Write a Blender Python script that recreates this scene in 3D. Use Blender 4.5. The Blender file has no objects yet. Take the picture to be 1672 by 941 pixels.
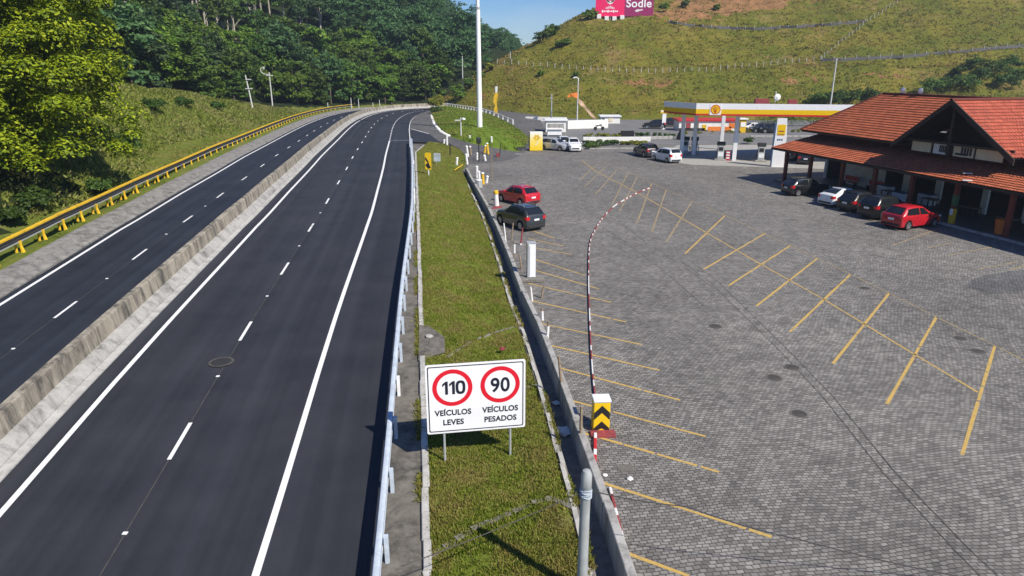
import bpy, bmesh, math, random
import numpy as np
from mathutils import Vector, Matrix

R = math.radians
random.seed(7)
rng = np.random.default_rng(7)
scene = bpy.context.scene
col = scene.collection

# ------------------------------------------------------------------ camera
PITCH = 17.824
CAM_H = 10.5
cam_d = bpy.data.cameras.new("camera")
cam = bpy.data.objects.new("camera", cam_d)
col.objects.link(cam)
cam_d.sensor_width = 36.0
cam_d.lens = 1115.0 / 1672.0 * 36.0
cam_d.clip_start = 0.1
cam_d.clip_end = 6000
cam.location = (0, 0, CAM_H)
cam.rotation_euler = (R(90 - PITCH), 0, 0)
scene.camera = cam

# ------------------------------------------------------------------ sky, sun, exposure
SUN_EL = 44.0
SUN_DIR = Vector((0.72, -0.69, 0)).normalized() * math.cos(R(SUN_EL)) + Vector((0, 0, math.sin(R(SUN_EL))))
world = bpy.data.worlds.new("World")
scene.world = world
world.use_nodes = True
wn = world.node_tree
wn.nodes.clear()
w_out = wn.nodes.new("ShaderNodeOutputWorld")
w_bg = wn.nodes.new("ShaderNodeBackground")
w_sky = wn.nodes.new("ShaderNodeTexSky")
w_sky.sky_type = 'NISHITA'
w_sky.sun_disc = False
w_sky.sun_elevation = R(SUN_EL)
w_sky.sun_rotation = math.atan2(SUN_DIR.x, SUN_DIR.y)
w_sky.air_density = 1.0
w_sky.dust_density = 0.15
w_sky.ozone_density = 3.0
w_bg.inputs[1].default_value = 0.058
# thin veils of cloud over the blue
w_tc = wn.nodes.new("ShaderNodeTexCoord")
w_mp = wn.nodes.new("ShaderNodeMapping")
w_mp.inputs["Scale"].default_value = (3.0, 3.0, 9.0)
w_nz = wn.nodes.new("ShaderNodeTexNoise")
w_nz.inputs["Scale"].default_value = 1.6
w_nz.inputs["Detail"].default_value = 7
w_rp = wn.nodes.new("ShaderNodeValToRGB")
w_rp.color_ramp.elements[0].position = .50
w_rp.color_ramp.elements[1].position = .78
w_rp.color_ramp.elements[1].color = (.35, .35, .35, 1)
w_hs = wn.nodes.new("ShaderNodeHueSaturation")
w_hs.inputs["Saturation"].default_value = 1.25
w_hs.inputs["Value"].default_value = 1.15
w_tint = wn.nodes.new("ShaderNodeMix")
w_tint.data_type = 'RGBA'
w_tint.blend_type = 'MULTIPLY'
w_tint.inputs[0].default_value = 1.0
w_tint.inputs[7].default_value = (.78, .95, 1.32, 1)
w_mx = wn.nodes.new("ShaderNodeMix")
w_mx.data_type = 'RGBA'
w_mx.inputs[7].default_value = (9, 9.6, 10.5, 1)
wn.links.new(w_tc.outputs["Generated"], w_mp.inputs[0])
wn.links.new(w_mp.outputs[0], w_nz.inputs[0])
wn.links.new(w_nz.outputs[0], w_rp.inputs[0])
wn.links.new(w_sky.outputs[0], w_hs.inputs["Color"])
wn.links.new(w_rp.outputs[0], w_mx.inputs[0])
wn.links.new(w_hs.outputs[0], w_tint.inputs[6])
wn.links.new(w_tint.outputs[2], w_mx.inputs[6])
wn.links.new(w_mx.outputs[2], w_bg.inputs[0])
wn.links.new(w_bg.outputs[0], w_out.inputs[0])

sun_d = bpy.data.lights.new("sun", 'SUN')
sun_d.energy = 4.8
sun_d.angle = R(0.55)
sun_d.color = (1.0, 0.93, 0.80)
sun = bpy.data.objects.new("sun", sun_d)
col.objects.link(sun)
sun.rotation_euler = (-SUN_DIR).to_track_quat('-Z', 'Y').to_euler()

scene.view_settings.view_transform = 'Standard'
scene.view_settings.look = 'None'
scene.view_settings.exposure = 0.40
scene.view_settings.gamma = 1.0
scene.view_settings.use_curve_mapping = False

# ------------------------------------------------------------------ photo pixel -> point in the place
FPX, CX, CY = 1115.0, 836.0, 470.5
CT, ST = math.cos(R(PITCH)), math.sin(R(PITCH))


def ray(px, py):
    u = (px - CX) / FPX
    v = (py - CY) / FPX
    return (u, CT - v * ST, -(v * CT + ST))


def at(px, py, z=0.0):
    r = ray(px, py)
    k = (z - CAM_H) / r[2]
    return (k * r[0], k * r[1], z)


def hit(px, py, hf, y0=60.0, y1=420.0, dz=0.0):
    r = ray(px, py)
    y = y0
    while y < y1:
        k = y / r[1]
        x, z = k * r[0], CAM_H + k * r[2]
        if z <= hf(x, y) + dz:
            return (x, y, hf(x, y))
        y += 0.3
    return (x, y1, hf(x, y1))


# ------------------------------------------------------------------ object helpers
def tag(o, label=None, cat=None, group=None, kind=None):
    if label: o["label"] = label
    if cat: o["category"] = cat
    if group: o["group"] = group
    if kind: o["kind"] = kind
    return o


def thing(name, label, cat, loc=(0, 0, 0), rz=0.0, group=None):
    o = bpy.data.objects.new(name, None)
    o.empty_display_size = 0.3
    col.objects.link(o)
    o.location = loc
    o.rotation_euler = (0, 0, rz)
    return tag(o, label, cat, group)


def copy_thing(root, loc, rz=None, scale=None, label=None, group=None):
    def rec(o, par):
        c = o.copy()
        col.objects.link(c)
        if par is not None: c.parent = par
        for ch in o.children: rec(ch, c)
        return c
    r = rec(root, None)
    r.location = loc
    if rz is not None: r.rotation_euler = (0, 0, rz)
    if scale is not None: r.scale = scale
    if label: r["label"] = label
    if group: r["group"] = group
    return r


class MB:
    """collects shapes, builds them as one mesh object"""

    def __init__(self):
        self.v, self.f, self.m = [], [], []
        self.mi = 0

    def add(self, verts, faces):
        b = len(self.v)
        self.v += [tuple(p) for p in verts]
        self.f += [tuple(b + i for i in f) for f in faces]
        self.m += [self.mi] * len(faces)
        return self

    def box(self, c, s, rz=0.0, bevel=0.0):
        hx, hy, hz = s[0] / 2, s[1] / 2, s[2] / 2
        ca, sa = math.cos(rz), math.sin(rz)
        P = []
        if bevel > 0:
            b = min(bevel, hx * .9, hy * .9, hz * .9)
            fs = []
            bm = bmesh.new()
            bmesh.ops.create_cube(bm, size=1.0)
            for v in bm.verts: v.co = Vector((v.co.x * s[0], v.co.y * s[1], v.co.z * s[2]))
            bmesh.ops.bevel(bm, geom=bm.edges[:], offset=b, segments=2, affect='EDGES', profile=0.6)
            bm.verts.index_update()
            for v in bm.verts:
                P.append((c[0] + v.co.x * ca - v.co.y * sa, c[1] + v.co.x * sa + v.co.y * ca, c[2] + v.co.z))
            fs = [[v.index for v in f.verts] for f in bm.faces]
            bm.free()
            return self.add(P, fs)
        for dz in (-hz, hz):
            for dx, dy in ((-hx, -hy), (hx, -hy), (hx, hy), (-hx, hy)):
                P.append((c[0] + dx * ca - dy * sa, c[1] + dx * sa + dy * ca, c[2] + dz))
        return self.add(P, [(3, 2, 1, 0), (4, 5, 6, 7), (0, 1, 5, 4), (1, 2, 6, 5), (2, 3, 7, 6), (3, 0, 4, 7)])

    def tube(self, pts, rad, n=8, cap=True):
        pts = [Vector(p) for p in pts]
        if not hasattr(rad, '__len__'): rad = [rad] * len(pts)
        P, F = [], []
        prev = None
        for i, p in enumerate(pts):
            d = (pts[min(i + 1, len(pts) - 1)] - pts[max(i - 1, 0)])
            d = d.normalized() if d.length > 1e-9 else Vector((0, 0, 1))
            a = prev if prev is not None else (Vector((1, 0, 0)) if abs(d.x) < 0.8 else Vector((0, 1, 0)))
            a = (a - d * a.dot(d)).normalized()
            prev = a
            b = d.cross(a)
            for k in range(n):
                t = 2 * math.pi * k / n
                P.append(p + (a * math.cos(t) + b * math.sin(t)) * rad[i])
        for i in range(len(pts) - 1):
            for k in range(n):
                k2 = (k + 1) % n
                F.append((i * n + k, i * n + k2, (i + 1) * n + k2, (i + 1) * n + k))
        if cap:
            F.append(tuple(range(n - 1, -1, -1)))
            F.append(tuple((len(pts) - 1) * n + k for k in range(n)))
        return self.add(P, F)

    def prism(self, poly, axis_pts):
        """poly: 2D profile; swept along list of (origin, xdir, ydir)"""
        n = len(poly)
        P, F = [], []
        for o, xd, yd in axis_pts:
            for a, b in poly:
                P.append((o[0] + xd[0] * a + yd[0] * b, o[1] + xd[1] * a + yd[1] * b, o[2] + xd[2] * a + yd[2] * b))
        for i in range(len(axis_pts) - 1):
            for k in range(n):
                k2 = (k + 1) % n
                F.append((i * n + k, (i + 1) * n + k, (i + 1) * n + k2, i * n + k2))
        F.append(tuple(range(n)))
        F.append(tuple((len(axis_pts) - 1) * n + k for k in range(n - 1, -1, -1)))
        return self.add(P, F)

    def lathe(self, prof, c=(0, 0, 0), n=20, axis='z'):
        P, F = [], []
        for r, h in prof:
            for k in range(n):
                t = 2 * math.pi * k / n
                a, b = r * math.cos(t), r * math.sin(t)
                if axis == 'z': P.append((c[0] + a, c[1] + b, c[2] + h))
                else: P.append((c[0] + a, c[1] + h, c[2] + b))
        for i in range(len(prof) - 1):
            for k in range(n):
                k2 = (k + 1) % n
                F.append((i * n + k, i * n + k2, (i + 1) * n + k2, (i + 1) * n + k))
        F.append(tuple(range(n - 1, -1, -1)))
        F.append(tuple((len(prof) - 1) * n + k for k in range(n)))
        return self.add(P, F)

    def build(self, name, mats, parent=None, smooth=False, angle=35, fix=True, uv=None):
        if not isinstance(mats, (list, tuple)): mats = [mats]
        me = bpy.data.meshes.new(name)
        me.from_pydata(self.v, [], self.f)
        for m in mats: me.materials.append(m)
        if len(mats) > 1: me.polygons.foreach_set("material_index", self.m)
        if fix:
            bm = bmesh.new()
            bm.from_mesh(me)
            bmesh.ops.recalc_face_normals(bm, faces=bm.faces[:])
            bm.to_mesh(me)
            bm.free()
        if smooth:
            me.polygons.foreach_set("use_smooth", [True] * len(me.polygons))
            me.set_sharp_from_angle(angle=R(angle))
        if uv is not None:
            l = me.uv_layers.new(name="UVMap")
            vi = np.empty(len(me.loops), dtype=np.int32)
            me.loops.foreach_get("vertex_index", vi)
            l.data.foreach_set("uv", np.asarray(uv, dtype=np.float32)[vi].ravel())
        me.update()
        o = bpy.data.objects.new(name, me)
        col.objects.link(o)
        if parent is not None: o.parent = parent
        return o


def np_mesh(name, V, Fq, mats, parent=None, smooth=False, link=True):
    """fast quad mesh from numpy arrays"""
    V = np.asarray(V, dtype=np.float32)
    Fq = np.asarray(Fq, dtype=np.int32)
    k = Fq.shape[1]
    me = bpy.data.meshes.new(name)
    me.vertices.add(len(V))
    me.vertices.foreach_set("co", V.ravel())
    me.loops.add(Fq.size)
    me.loops.foreach_set("vertex_index", Fq.ravel())
    me.polygons.add(len(Fq))
    me.polygons.foreach_set("loop_start", np.arange(0, Fq.size, k, dtype=np.int32))
    me.polygons.foreach_set("loop_total", np.full(len(Fq), k, dtype=np.int32))
    me.update(calc_edges=True)
    if smooth: me.polygons.foreach_set("use_smooth", [True] * len(Fq))
    for m in (mats if isinstance(mats, (list, tuple)) else [mats]): me.materials.append(m)
    if not link: return me
    o = bpy.data.objects.new(name, me)
    col.objects.link(o)
    if parent is not None: o.parent = parent
    return o


def grid_mesh(name, xs, ys, zf, mat, smooth=True, parent=None):
    X, Y = np.meshgrid(xs, ys)
    Z = zf(X, Y)
    nx, ny = len(xs), len(ys)
    V = np.stack([X.ravel(), Y.ravel(), Z.ravel()], 1)
    i = np.arange(nx - 1)[None, :] + nx * np.arange(ny - 1)[:, None]
    i = i.ravel()
    F = np.stack([i, i + 1, i + nx + 1, i + nx], 1)
    return np_mesh(name, V, F, mat, parent, smooth)


def poly_sheet(name, pts, mat, z=None, kind='structure', parent=None):
    mb = MB()
    mb.add([(p[0], p[1], p[2] if z is None else z) for p in pts], [tuple(range(len(pts)))])
    o = mb.build(name, mat, parent, fix=False)
    me = o.data
    bm = bmesh.new()
    bm.from_mesh(me)
    bmesh.ops.triangulate(bm, faces=bm.faces[:])
    for f in bm.faces:
        if f.normal.z < 0: f.normal_flip()
    bm.to_mesh(me)
    bm.free()
    if kind: o["kind"] = kind
    return o


def vnoise(x, y, s, seed=0):
    x = np.asarray(x, dtype=float) / s + seed * 17.31
    y = np.asarray(y, dtype=float) / s + seed * 9.77
    xi, yi = np.floor(x), np.floor(y)
    fx, fy = x - xi, y - yi
    fx, fy = fx * fx * (3 - 2 * fx), fy * fy * (3 - 2 * fy)

    def h(a, b):
        q = np.sin(a * 127.1 + b * 311.7 + seed * 74.7) * 43758.5453
        return q - np.floor(q)
    return (h(xi, yi) * (1 - fx) + h(xi + 1, yi) * fx) * (1 - fy) + (h(xi, yi + 1) * (1 - fx) + h(xi + 1, yi + 1) * fx) * fy


# ------------------------------------------------------------------ materials
class NT:
    def __init__(self, name):
        self.m = bpy.data.materials.new(name)
        self.m.use_nodes = True
        self.t = self.m.node_tree
        self.b = self.t.nodes["Principled BSDF"]
        self.out = self.t.nodes["Material Output"]

    def n(self, typ, props=None, **inp):
        nd = self.t.nodes.new("ShaderNode" + typ)
        for k, v in (props or {}).items(): setattr(nd, k, v)
        for k, v in inp.items():
            key = int(k[1:]) if k[0] == 'i' and k[1:].isdigit() else k.replace('_', ' ')
            self.set(nd.inputs[key], v)
        return nd

    def set(self, sock, v):
        if isinstance(v, bpy.types.NodeSocket): self.t.links.new(v, sock)
        elif isinstance(v, bpy.types.Node): self.t.links.new(v.outputs[0], sock)
        else:
            if hasattr(sock.default_value, '__len__') and len(sock.default_value) == 4 and len(v) == 3: v = (*v, 1)
            sock.default_value = v

    def noise(self, vec, scale, detail=4, rough=.55, dist=0.0):
        return self.n("TexNoise", Vector=vec, Scale=scale, Detail=detail, Roughness=rough, Distortion=dist).outputs[0]

    def ramp(self, fac, stops):
        nd = self.n("ValToRGB", Fac=fac)
        e = nd.color_ramp.elements
        while len(e) < len(stops): e.new(0.5)
        for i, (p, c) in enumerate(stops):
            e[i].position = p
            e[i].color = (*c, 1) if hasattr(c, '__len__') else (c, c, c, 1)
        return nd.outputs[0]

    def mix(self, fac, a, b, mode='MIX'):
        nd = self.n("Mix", dict(data_type='RGBA', blend_type=mode))
        self.set(nd.inputs[0], fac)
        self.set(nd.inputs[6], a)
        self.set(nd.inputs[7], b)
        return nd.outputs[2]

    def math(self, op, a, b=0.0, clamp=False):
        nd = self.n("Math", dict(operation=op, use_clamp=clamp))
        self.set(nd.inputs[0], a)
        self.set(nd.inputs[1], b)
        return nd.outputs[0]

    def pos(self): return self.n("NewGeometry").outputs["Position"]
    def obj(self): return self.n("TexCoord").outputs["Object"]
    def uv(self): return self.n("TexCoord").outputs["UV"]

    def mapping(self, vec, scale=(1, 1, 1), rot=(0, 0, 0), loc=(0, 0, 0)):
        return self.n("Mapping", Vector=vec, Scale=scale, Rotation=rot, Location=loc).outputs[0]

    def bump(self, h, strength=.5, dist=.05):
        nd = self.n("Bump", Height=h, Strength=strength, Distance=dist)
        self.set(self.b.inputs["Normal"], nd.outputs[0])
        return nd

    def base(self, c): self.set(self.b.inputs["Base Color"], c)
    def rough(self, v): self.set(self.b.inputs["Roughness"], v)


def m_plain(name, c, rough=.6, metal=0.0, var=.12, scale=3.0, coat=0.0, spec=.5):
    t = NT(name)
    nz = t.noise(t.obj(), scale, 5)
    lo = tuple(max(0, x * (1 - var)) for x in c)
    hi = tuple(min(1, x * (1 + var)) for x in c)
    t.base(t.ramp(nz, [(.3, lo), (.7, hi)]))
    t.rough(rough)
    t.b.inputs["Metallic"].default_value = metal
    t.b.inputs["Coat Weight"].default_value = coat
    t.b.inputs["Coat Roughness"].default_value = .05
    t.b.inputs["Specular IOR Level"].default_value = spec
    return t.m


def m_concrete(name, a, b, stain=.5, streak=True, dark=(.05, .048, .042), bmp=.3, thr=(.48, .68)):
    t = NT(name)
    p = t.pos()
    n1 = t.noise(p, 2.2, 8, .65)
    c = t.ramp(n1, [(.25, a), (.75, b)])
    st = t.noise(t.mapping(p, (1.0, 1.0, .18 if streak else 1.0)), 1.5, 8, .72, .4)
    f = t.ramp(st, [(thr[0], 0), (thr[1], 1)])
    c = t.mix(t.math('MULTIPLY', f, stain), c, dark)
    fine = t.noise(p, 45, 3)
    c = t.mix(.35, c, t.ramp(fine, [(.3, .3), (.7, .7)]), 'OVERLAY')
    t.base(c)
    t.rough(.9)
    t.bump(t.math('ADD', t.math('MULTIPLY', n1, .5), t.math('MULTIPLY', fine, .5)), bmp, .02)
    return t.m


def m_leaf(name, stops, trans=.3, objvar=.35, dry=None, dry_scale=.7, dry_at=(.45, .7)):
    t = NT(name)
    g = t.n("NewGeometry")
    oi = t.n("ObjectInfo")
    c = t.ramp(g.outputs["Random Per Island"], stops)
    if dry:
        f = t.ramp(t.noise(g.outputs["Position"], dry_scale, 6, .7), [(dry_at[0], 0), (dry_at[1], 1)])
        c = t.mix(t.math('MULTIPLY', f, .75), c, dry)
    hs = t.n("HueSaturation", Color=c)
    t.set(hs.inputs["Value"], t.math('ADD', 1 - objvar * .5, t.math('MULTIPLY', oi.outputs["Random"], objvar)))
    t.set(hs.inputs["Hue"], t.math('ADD', .49, t.math('MULTIPLY', oi.outputs["Random"], .025)))
    t.base(hs.outputs[0])
    t.rough(.6)
    t.b.inputs["Specular IOR Level"].default_value = .25
    tr = t.n("BsdfTranslucent", Color=hs.outputs[0])
    mx = t.n("MixShader")
    t.set(mx.inputs[0], trans)
    t.t.links.new(t.b.outputs[0], mx.inputs[1])
    t.t.links.new(tr.outputs[0], mx.inputs[2])
    t.t.links.new(mx.outputs[0], t.out.inputs[0])
    return t.m


def m_asphalt(name, base, along_uv=True):
    t = NT(name)
    uv = t.uv()
    p = t.pos()
    st = t.noise(t.mapping(uv, (1.6, .012, 1)), 1.0, 4, .5)
    mott = t.noise(p, .35, 5, .6)
    grit = t.noise(p, 60, 3, .6)
    lo = tuple(x * .76 for x in base)
    hi = tuple(x * 1.28 for x in base)
    c = t.ramp(t.math('ADD', t.math('MULTIPLY', st, .6), t.math('MULTIPLY', mott, .4)), [(.38, lo), (.62, hi)])
    c = t.mix(.5, c, t.ramp(grit, [(.3, .33), (.72, .66)]), 'OVERLAY')
    speck = t.ramp(t.noise(p, 26, 2, .5), [(.735, 0), (.76, 1)])
    c = t.mix(t.math('MULTIPLY', speck, .25), c, (.3, .29, .27))
    t.base(c)
    t.rough(t.ramp(mott, [(.3, .62), (.7, .78)]))
    t.b.inputs["Specular IOR Level"].default_value = .35
    t.bump(grit, .25, .012)
    return t.m


def m_cobble(name, dark, light, mortar):
    t = NT(name)
    p = t.pos()
    w1 = t.n("TexNoise", Vector=p, Scale=.16, Detail=2)
    w2 = t.n("TexNoise", Vector=p, Scale=2.6, Detail=2)
    vm = lambda op, a, b: t.n("VectorMath", dict(operation=op), i0=a, i1=b).outputs[0]
    off = vm('SUBTRACT', w1.outputs["Color"], (.5, .5, .5))
    off = vm('MULTIPLY', off, (1.1, 1.1, 0))
    off2 = vm('MULTIPLY', vm('SUBTRACT', w2.outputs["Color"], (.5, .5, .5)), (.10, .10, 0))
    q = vm('ADD', vm('ADD', p, off), off2)
    q = t.mapping(q, (1, 1, 0), (0, 0, R(-8)))
    br = t.n("TexBrick", dict(offset=.5), Vector=q, Color1=dark, Color2=light, Mortar=mortar, Scale=1.0,
             Mortar_Size=.013, Mortar_Smooth=.35, Bias=0.0, Brick_Width=.19, Row_Height=.115)
    c = br.outputs["Color"]
    big = t.noise(p, .12, 5, .6)
    c = t.mix(.55, c, t.ramp(big, [(.3, .32), (.7, .66)]), 'OVERLAY')
    mid = t.noise(p, 1.1, 5, .65)
    c = t.mix(.6, c, t.ramp(mid, [(.3, .30), (.7, .68)]), 'OVERLAY')
    warm = t.noise(p, 7.0, 3, .6)
    c = t.mix(t.math('MULTIPLY', t.ramp(warm, [(.55, 0), (.75, 1)]), .35), c, (.26, .22, .17))
    oil = t.ramp(t.noise(t.mapping(p, (1, 1.6, 1), (0, 0, R(20))), .55, 6, .7, .6), [(.63, 0), (.70, 1)])
    c = t.mix(t.math('MULTIPLY', oil, .6), c, (.045, .045, .05))
    t.base(c)
    t.rough(.8)
    t.b.inputs["Specular IOR Level"].default_value = .35
    h = t.math('SUBTRACT', t.math('MULTIPLY', warm, .5), br.outputs["Fac"])
    t.bump(h, .9, .035)
    return t.m


def m_grass(name, stops, s1=.5, s2=9.0, bumpd=.08, bare=None, bare_amt=.5, bare_scale=.25):
    t = NT(name)
    p = t.pos()
    n1 = t.noise(p, s1, 6, .65)
    n2 = t.noise(t.mapping(p, (1, 1, 1)), s2, 5, .7)
    c = t.ramp(t.math('ADD', t.math('MULTIPLY', n1, .55), t.math('MULTIPLY', n2, .45)), stops)
    if bare:
        f = t.ramp(t.noise(p, bare_scale, 7, .72, .3), [(.56, 0), (.68, 1)])
        c = t.mix(t.math('MULTIPLY', f, bare_amt), c, bare)
    t.base(c)
    t.rough(.95)
    t.b.inputs["Specular IOR Level"].default_value = .15
    t.bump(t.math('ADD', n2, n1), .8, bumpd)
    return t.m


def m_tile(name, c1, c2):
    t = NT(name)
    uv = t.uv()
    br = t.n("TexBrick", dict(offset=0.0), Vector=uv, Color1=c1, Color2=c2, Mortar=tuple(x * .35 for x in c1), Scale=1.0,
             Mortar_Size=.02, Mortar_Smooth=.5, Bias=0.0, Brick_Width=1.0, Row_Height=1.0)
    p = t.pos()
    n = t.noise(p, .6, 6, .7)
    c = t.mix(t.math('MULTIPLY', t.ramp(n, [(.5, 0), (.75, 1)]), .55), br.outputs["Color"], (.10, .035, .022))
    c = t.mix(.4, c, t.ramp(t.noise(p, 9, 4, .7), [(.3, .3), (.7, .7)]), 'OVERLAY')
    t.base(c)
    t.rough(.85)
    return t.m


def m_hazard(name):  # yellow chevron faces are modelled; this is the plain yellow
    return m_plain(name, (.72, .42, .01), .5)


M = {}
M['asphalt'] = m_asphalt("asphalt_new", (.028, .030, .037))
M['asphalt_l'] = m_asphalt("asphalt_left", (.020, .024, .035))
M['asphalt_grey'] = m_asphalt("asphalt_worn", (.17, .168, .165))
M['white_paint'] = m_plain("road_paint_white", (.78, .78, .78), .6, var=.08, scale=6)
def m_worn_paint(name, c, under, lo, hi):
    t = NT(name)
    p = t.pos()
    f = t.ramp(t.noise(p, 5.5, 7, .75), [(lo, 0), (hi, 1)])
    t.base(t.mix(f, under, t.mix(t.noise(p, 1.2, 3), tuple(x * .8 for x in c), c)))
    t.rough(.8)
    return t.m


M['yellow_paint'] = m_worn_paint("road_paint_yellow", (.56, .37, .10), (.21, .185, .14), .34, .46)
M['yellow_worn'] = m_worn_paint("road_paint_yellow_worn", (.46, .33, .12), (.20, .18, .15), .44, .58)
M['cobble'] = m_cobble("cobblestone", (.140, .134, .127), (.290, .276, .258), (.088, .077, .064))
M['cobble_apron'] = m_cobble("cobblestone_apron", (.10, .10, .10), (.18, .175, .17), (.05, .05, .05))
M['conc_barrier'] = m_concrete("concrete_barrier", (.27, .235, .185), (.40, .36, .29), .9, True, (.05, .048, .042), .3, (.44, .62))
M['conc_light'] = m_concrete("concrete_light", (.29, .28, .265), (.45, .44, .415), .7)
M['conc_verge'] = m_concrete("concrete_verge", (.085, .078, .066), (.21, .19, .165), .85, False, (.025, .023, .02), .6)
M['conc_kerb'] = m_concrete("concrete_kerb", (.34, .33, .31), (.52, .51, .48), .45, False)
M['conc_gutter'] = m_concrete("concrete_gutter", (.14, .13, .115), (.26, .245, .22), .7, False)
M['conc_pad'] = m_concrete("concrete_forecourt", (.30, .29, .27), (.38, .37, .345), .25, False)
M['grass_strip'] = m_grass("lawn_soil", [(.3, (.08, .11, .012)), (.5, (.135, .17, .022)), (.68, (.21, .205, .05))], .6, 12, .05, (.20, .16, .09), .5, .8)
M['grass_mound'] = m_grass("grass_mown", [(.3, (.07, .13, .010)), (.5, (.12, .19, .016)), (.7, (.21, .22, .035))], .25, 5, .1)
M['grass_hill'] = m_grass("hill_grass", [(.30, (.035, .058, .006)), (.44, (.10, .118, .013)), (.57, (.18, .155, .024)), (.72, (.28, .20, .055))], .07, 1.6, .45, (.30, .185, .09), .7, .06)
M['grass_bank'] = m_grass("bank_grass", [(.3, (.06, .09, .012)), (.5, (.12, .15, .022)), (.7, (.21, .19, .055))], .2, 2.2, .3, (.20, .155, .085), .6, .2)
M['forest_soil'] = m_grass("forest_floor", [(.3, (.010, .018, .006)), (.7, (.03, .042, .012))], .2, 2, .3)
M['earth'] = m_grass("bare_earth", [(.3, (.10, .09, .05)), (.7, (.2, .17, .11))], .3, 4, .1)
M['orange_earth'] = m_grass("orange_earth", [(.3, (.11, .085, .03)), (.45, (.22, .12, .05)), (.7, (.42, .21, .10))], .35, 2.4, .3)
M['steel'] = m_concrete("galvanised_steel", (.34, .39, .46), (.54, .61, .70), .45, True, (.20, .19, .18), .05, (.5, .75))
M['steel_grey'] = m_plain("grey_painted_steel", (.40, .42, .42), .55, .2, .12, 4)
M['white_metal'] = m_plain("white_painted_metal", (.80, .81, .82), .4, 0, .05)
M['white_wall'] = m_plain("white_wall", (.74, .73, .70), .85, 0, .1, 1.5)
M['cream'] = m_plain("cream_panel", (.68, .60, .40), .8, 0, .08, 2)
M['yellow'] = m_concrete("yellow_paint_metal", (.60, .36, .012), (.76, .48, .02), .6, False, (.13, .08, .03), .05, (.52, .72))
M['yellow_sign'] = m_plain("yellow_sign_face", (.80, .52, .01), .4, 0, .05)
M['black'] = m_plain("black_paint", (.014, .014, .015), .5)
M['dark'] = m_plain("dark_paint", (.03, .03, .032), .7)  # plain near-black colour for lids, cables, drains and trim
M['ink'] = m_plain("sign_ink_navy", (.012, .015, .03), .5)
M['sign_white'] = m_plain("sign_white_sheet", (.82, .82, .84), .35, 0, .05, 1.2)
M['sign_red'] = m_plain("sign_red_sheet", (.68, .012, .03), .4, 0, .04)
M['red'] = m_plain("red_paint", (.50, .02, .03), .45, 0, .12)
M['red_worn'] = m_plain("red_worn_paint", (.26, .045, .05), .75, 0, .35, 9)
M['pink'] = m_plain("billboard_pink", (.75, .008, .11), .45, 0, .03)
M['magenta'] = m_plain("billboard_magenta", (.27, .012, .10), .45, 0, .05)
M['tile'] = m_tile("terracotta_tile", (.34, .080, .030), (.50, .130, .052))
M['tile_old'] = m_tile("terracotta_tile_red", (.34, .065, .035), (.48, .105, .055))
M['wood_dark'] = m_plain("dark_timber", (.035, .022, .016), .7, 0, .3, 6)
M['wood_red'] = m_plain("red_brown_post", (.16, .03, .02), .55, 0, .25, 5)
M['wood'] = m_plain("weathered_wood", (.25, .19, .13), .85, 0, .3, 8)
M['floor_tile'] = m_plain("veranda_floor", (.12, .11, .10), .6, 0, .15, 2)
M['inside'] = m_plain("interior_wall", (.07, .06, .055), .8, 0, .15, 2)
M['orange'] = m_plain("orange_paint", (.72, .20, .03), .5, 0, .12)
M['green_paint'] = m_plain("green_paint", (.05, .14, .06), .6, 0, .2)
M['blue_box'] = m_plain("blue_paint", (.06, .12, .24), .5)
M['bag_white'] = m_plain("white_plastic", (.72, .71, .70), .6, 0, .1)
M['rubber'] = m_plain("tyre_rubber", (.018, .018, .019), .85)
M['rim'] = m_plain("alloy_rim", (.55, .56, .58), .3, .8, .05)
M['chrome_lamp'] = m_plain("lamp_lens_clear", (.65, .67, .70), .15, .3, .05)
M['tail'] = m_plain("tail_lamp_red", (.55, .012, .02), .2, 0, .05, coat=.6)
M['plate'] = m_plain("number_plate", (.72, .73, .76), .4)
M['trim'] = m_plain("black_plastic_trim", (.022, .022, .024), .6)
M['bark'] = m_plain("bark", (.10, .08, .06), .9, 0, .3, 6)
M['bark_pale'] = m_plain("pale_bark", (.36, .33, .27), .9, 0, .25, 3)
M['leaf_big'] = m_leaf("leaf_yellow_green", [(0, (.07, .115, .006)), (.4, (.16, .23, .008)), (.8, (.275, .355, .010)), (1, (.38, .42, .022))], .22, .05)
M['leaf_forest'] = m_leaf("leaf_forest", [(0, (.040, .082, .014)), (.5, (.078, .140, .022)), (1, (.14, .20, .035))], .3, .65)
M['leaf_forest2'] = m_leaf("leaf_forest_bright", [(0, (.052, .11, .010)), (.5, (.11, .19, .018)), (1, (.19, .255, .032))], .3, .6)
M['leaf_forest3'] = m_leaf("leaf_forest_bluish", [(0, (.034, .078, .026)), (.5, (.064, .125, .042)), (1, (.105, .17, .058))], .28, .6)
M['leaf_shrub'] = m_leaf("leaf_shrub", [(0, (.02, .05, .008)), (.6, (.05, .10, .015)), (1, (.10, .15, .02))], .25, .5)
M['leaf_lime'] = m_leaf("leaf_lime", [(0, (.10, .12, .01)), (.6, (.22, .22, .02)), (1, (.34, .30, .04))], .3, .1)
M['blade'] = m_leaf("grass_blade", [(0, (.095, .14, .010)), (.5, (.175, .225, .018)), (.85, (.27, .275, .045)), (1, (.40, .33, .14))], .25, .0, (.30, .22, .085), .8, (.42, .62))
M['blade_hill'] = m_leaf("grass_blade_hill", [(0, (.05, .075, .007)), (.45, (.135, .145, .016)), (.8, (.25, .205, .036)), (1, (.36, .27, .11))], .2, .0, (.34, .205, .068), .055, (.44, .62))
M['blade_bank'] = m_leaf("grass_blade_bank", [(0, (.08, .11, .010)), (.5, (.16, .195, .024)), (.85, (.26, .255, .05)), (1, (.32, .28, .12))], .22, .0, (.27, .22, .10), .16, (.48, .68))


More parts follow.
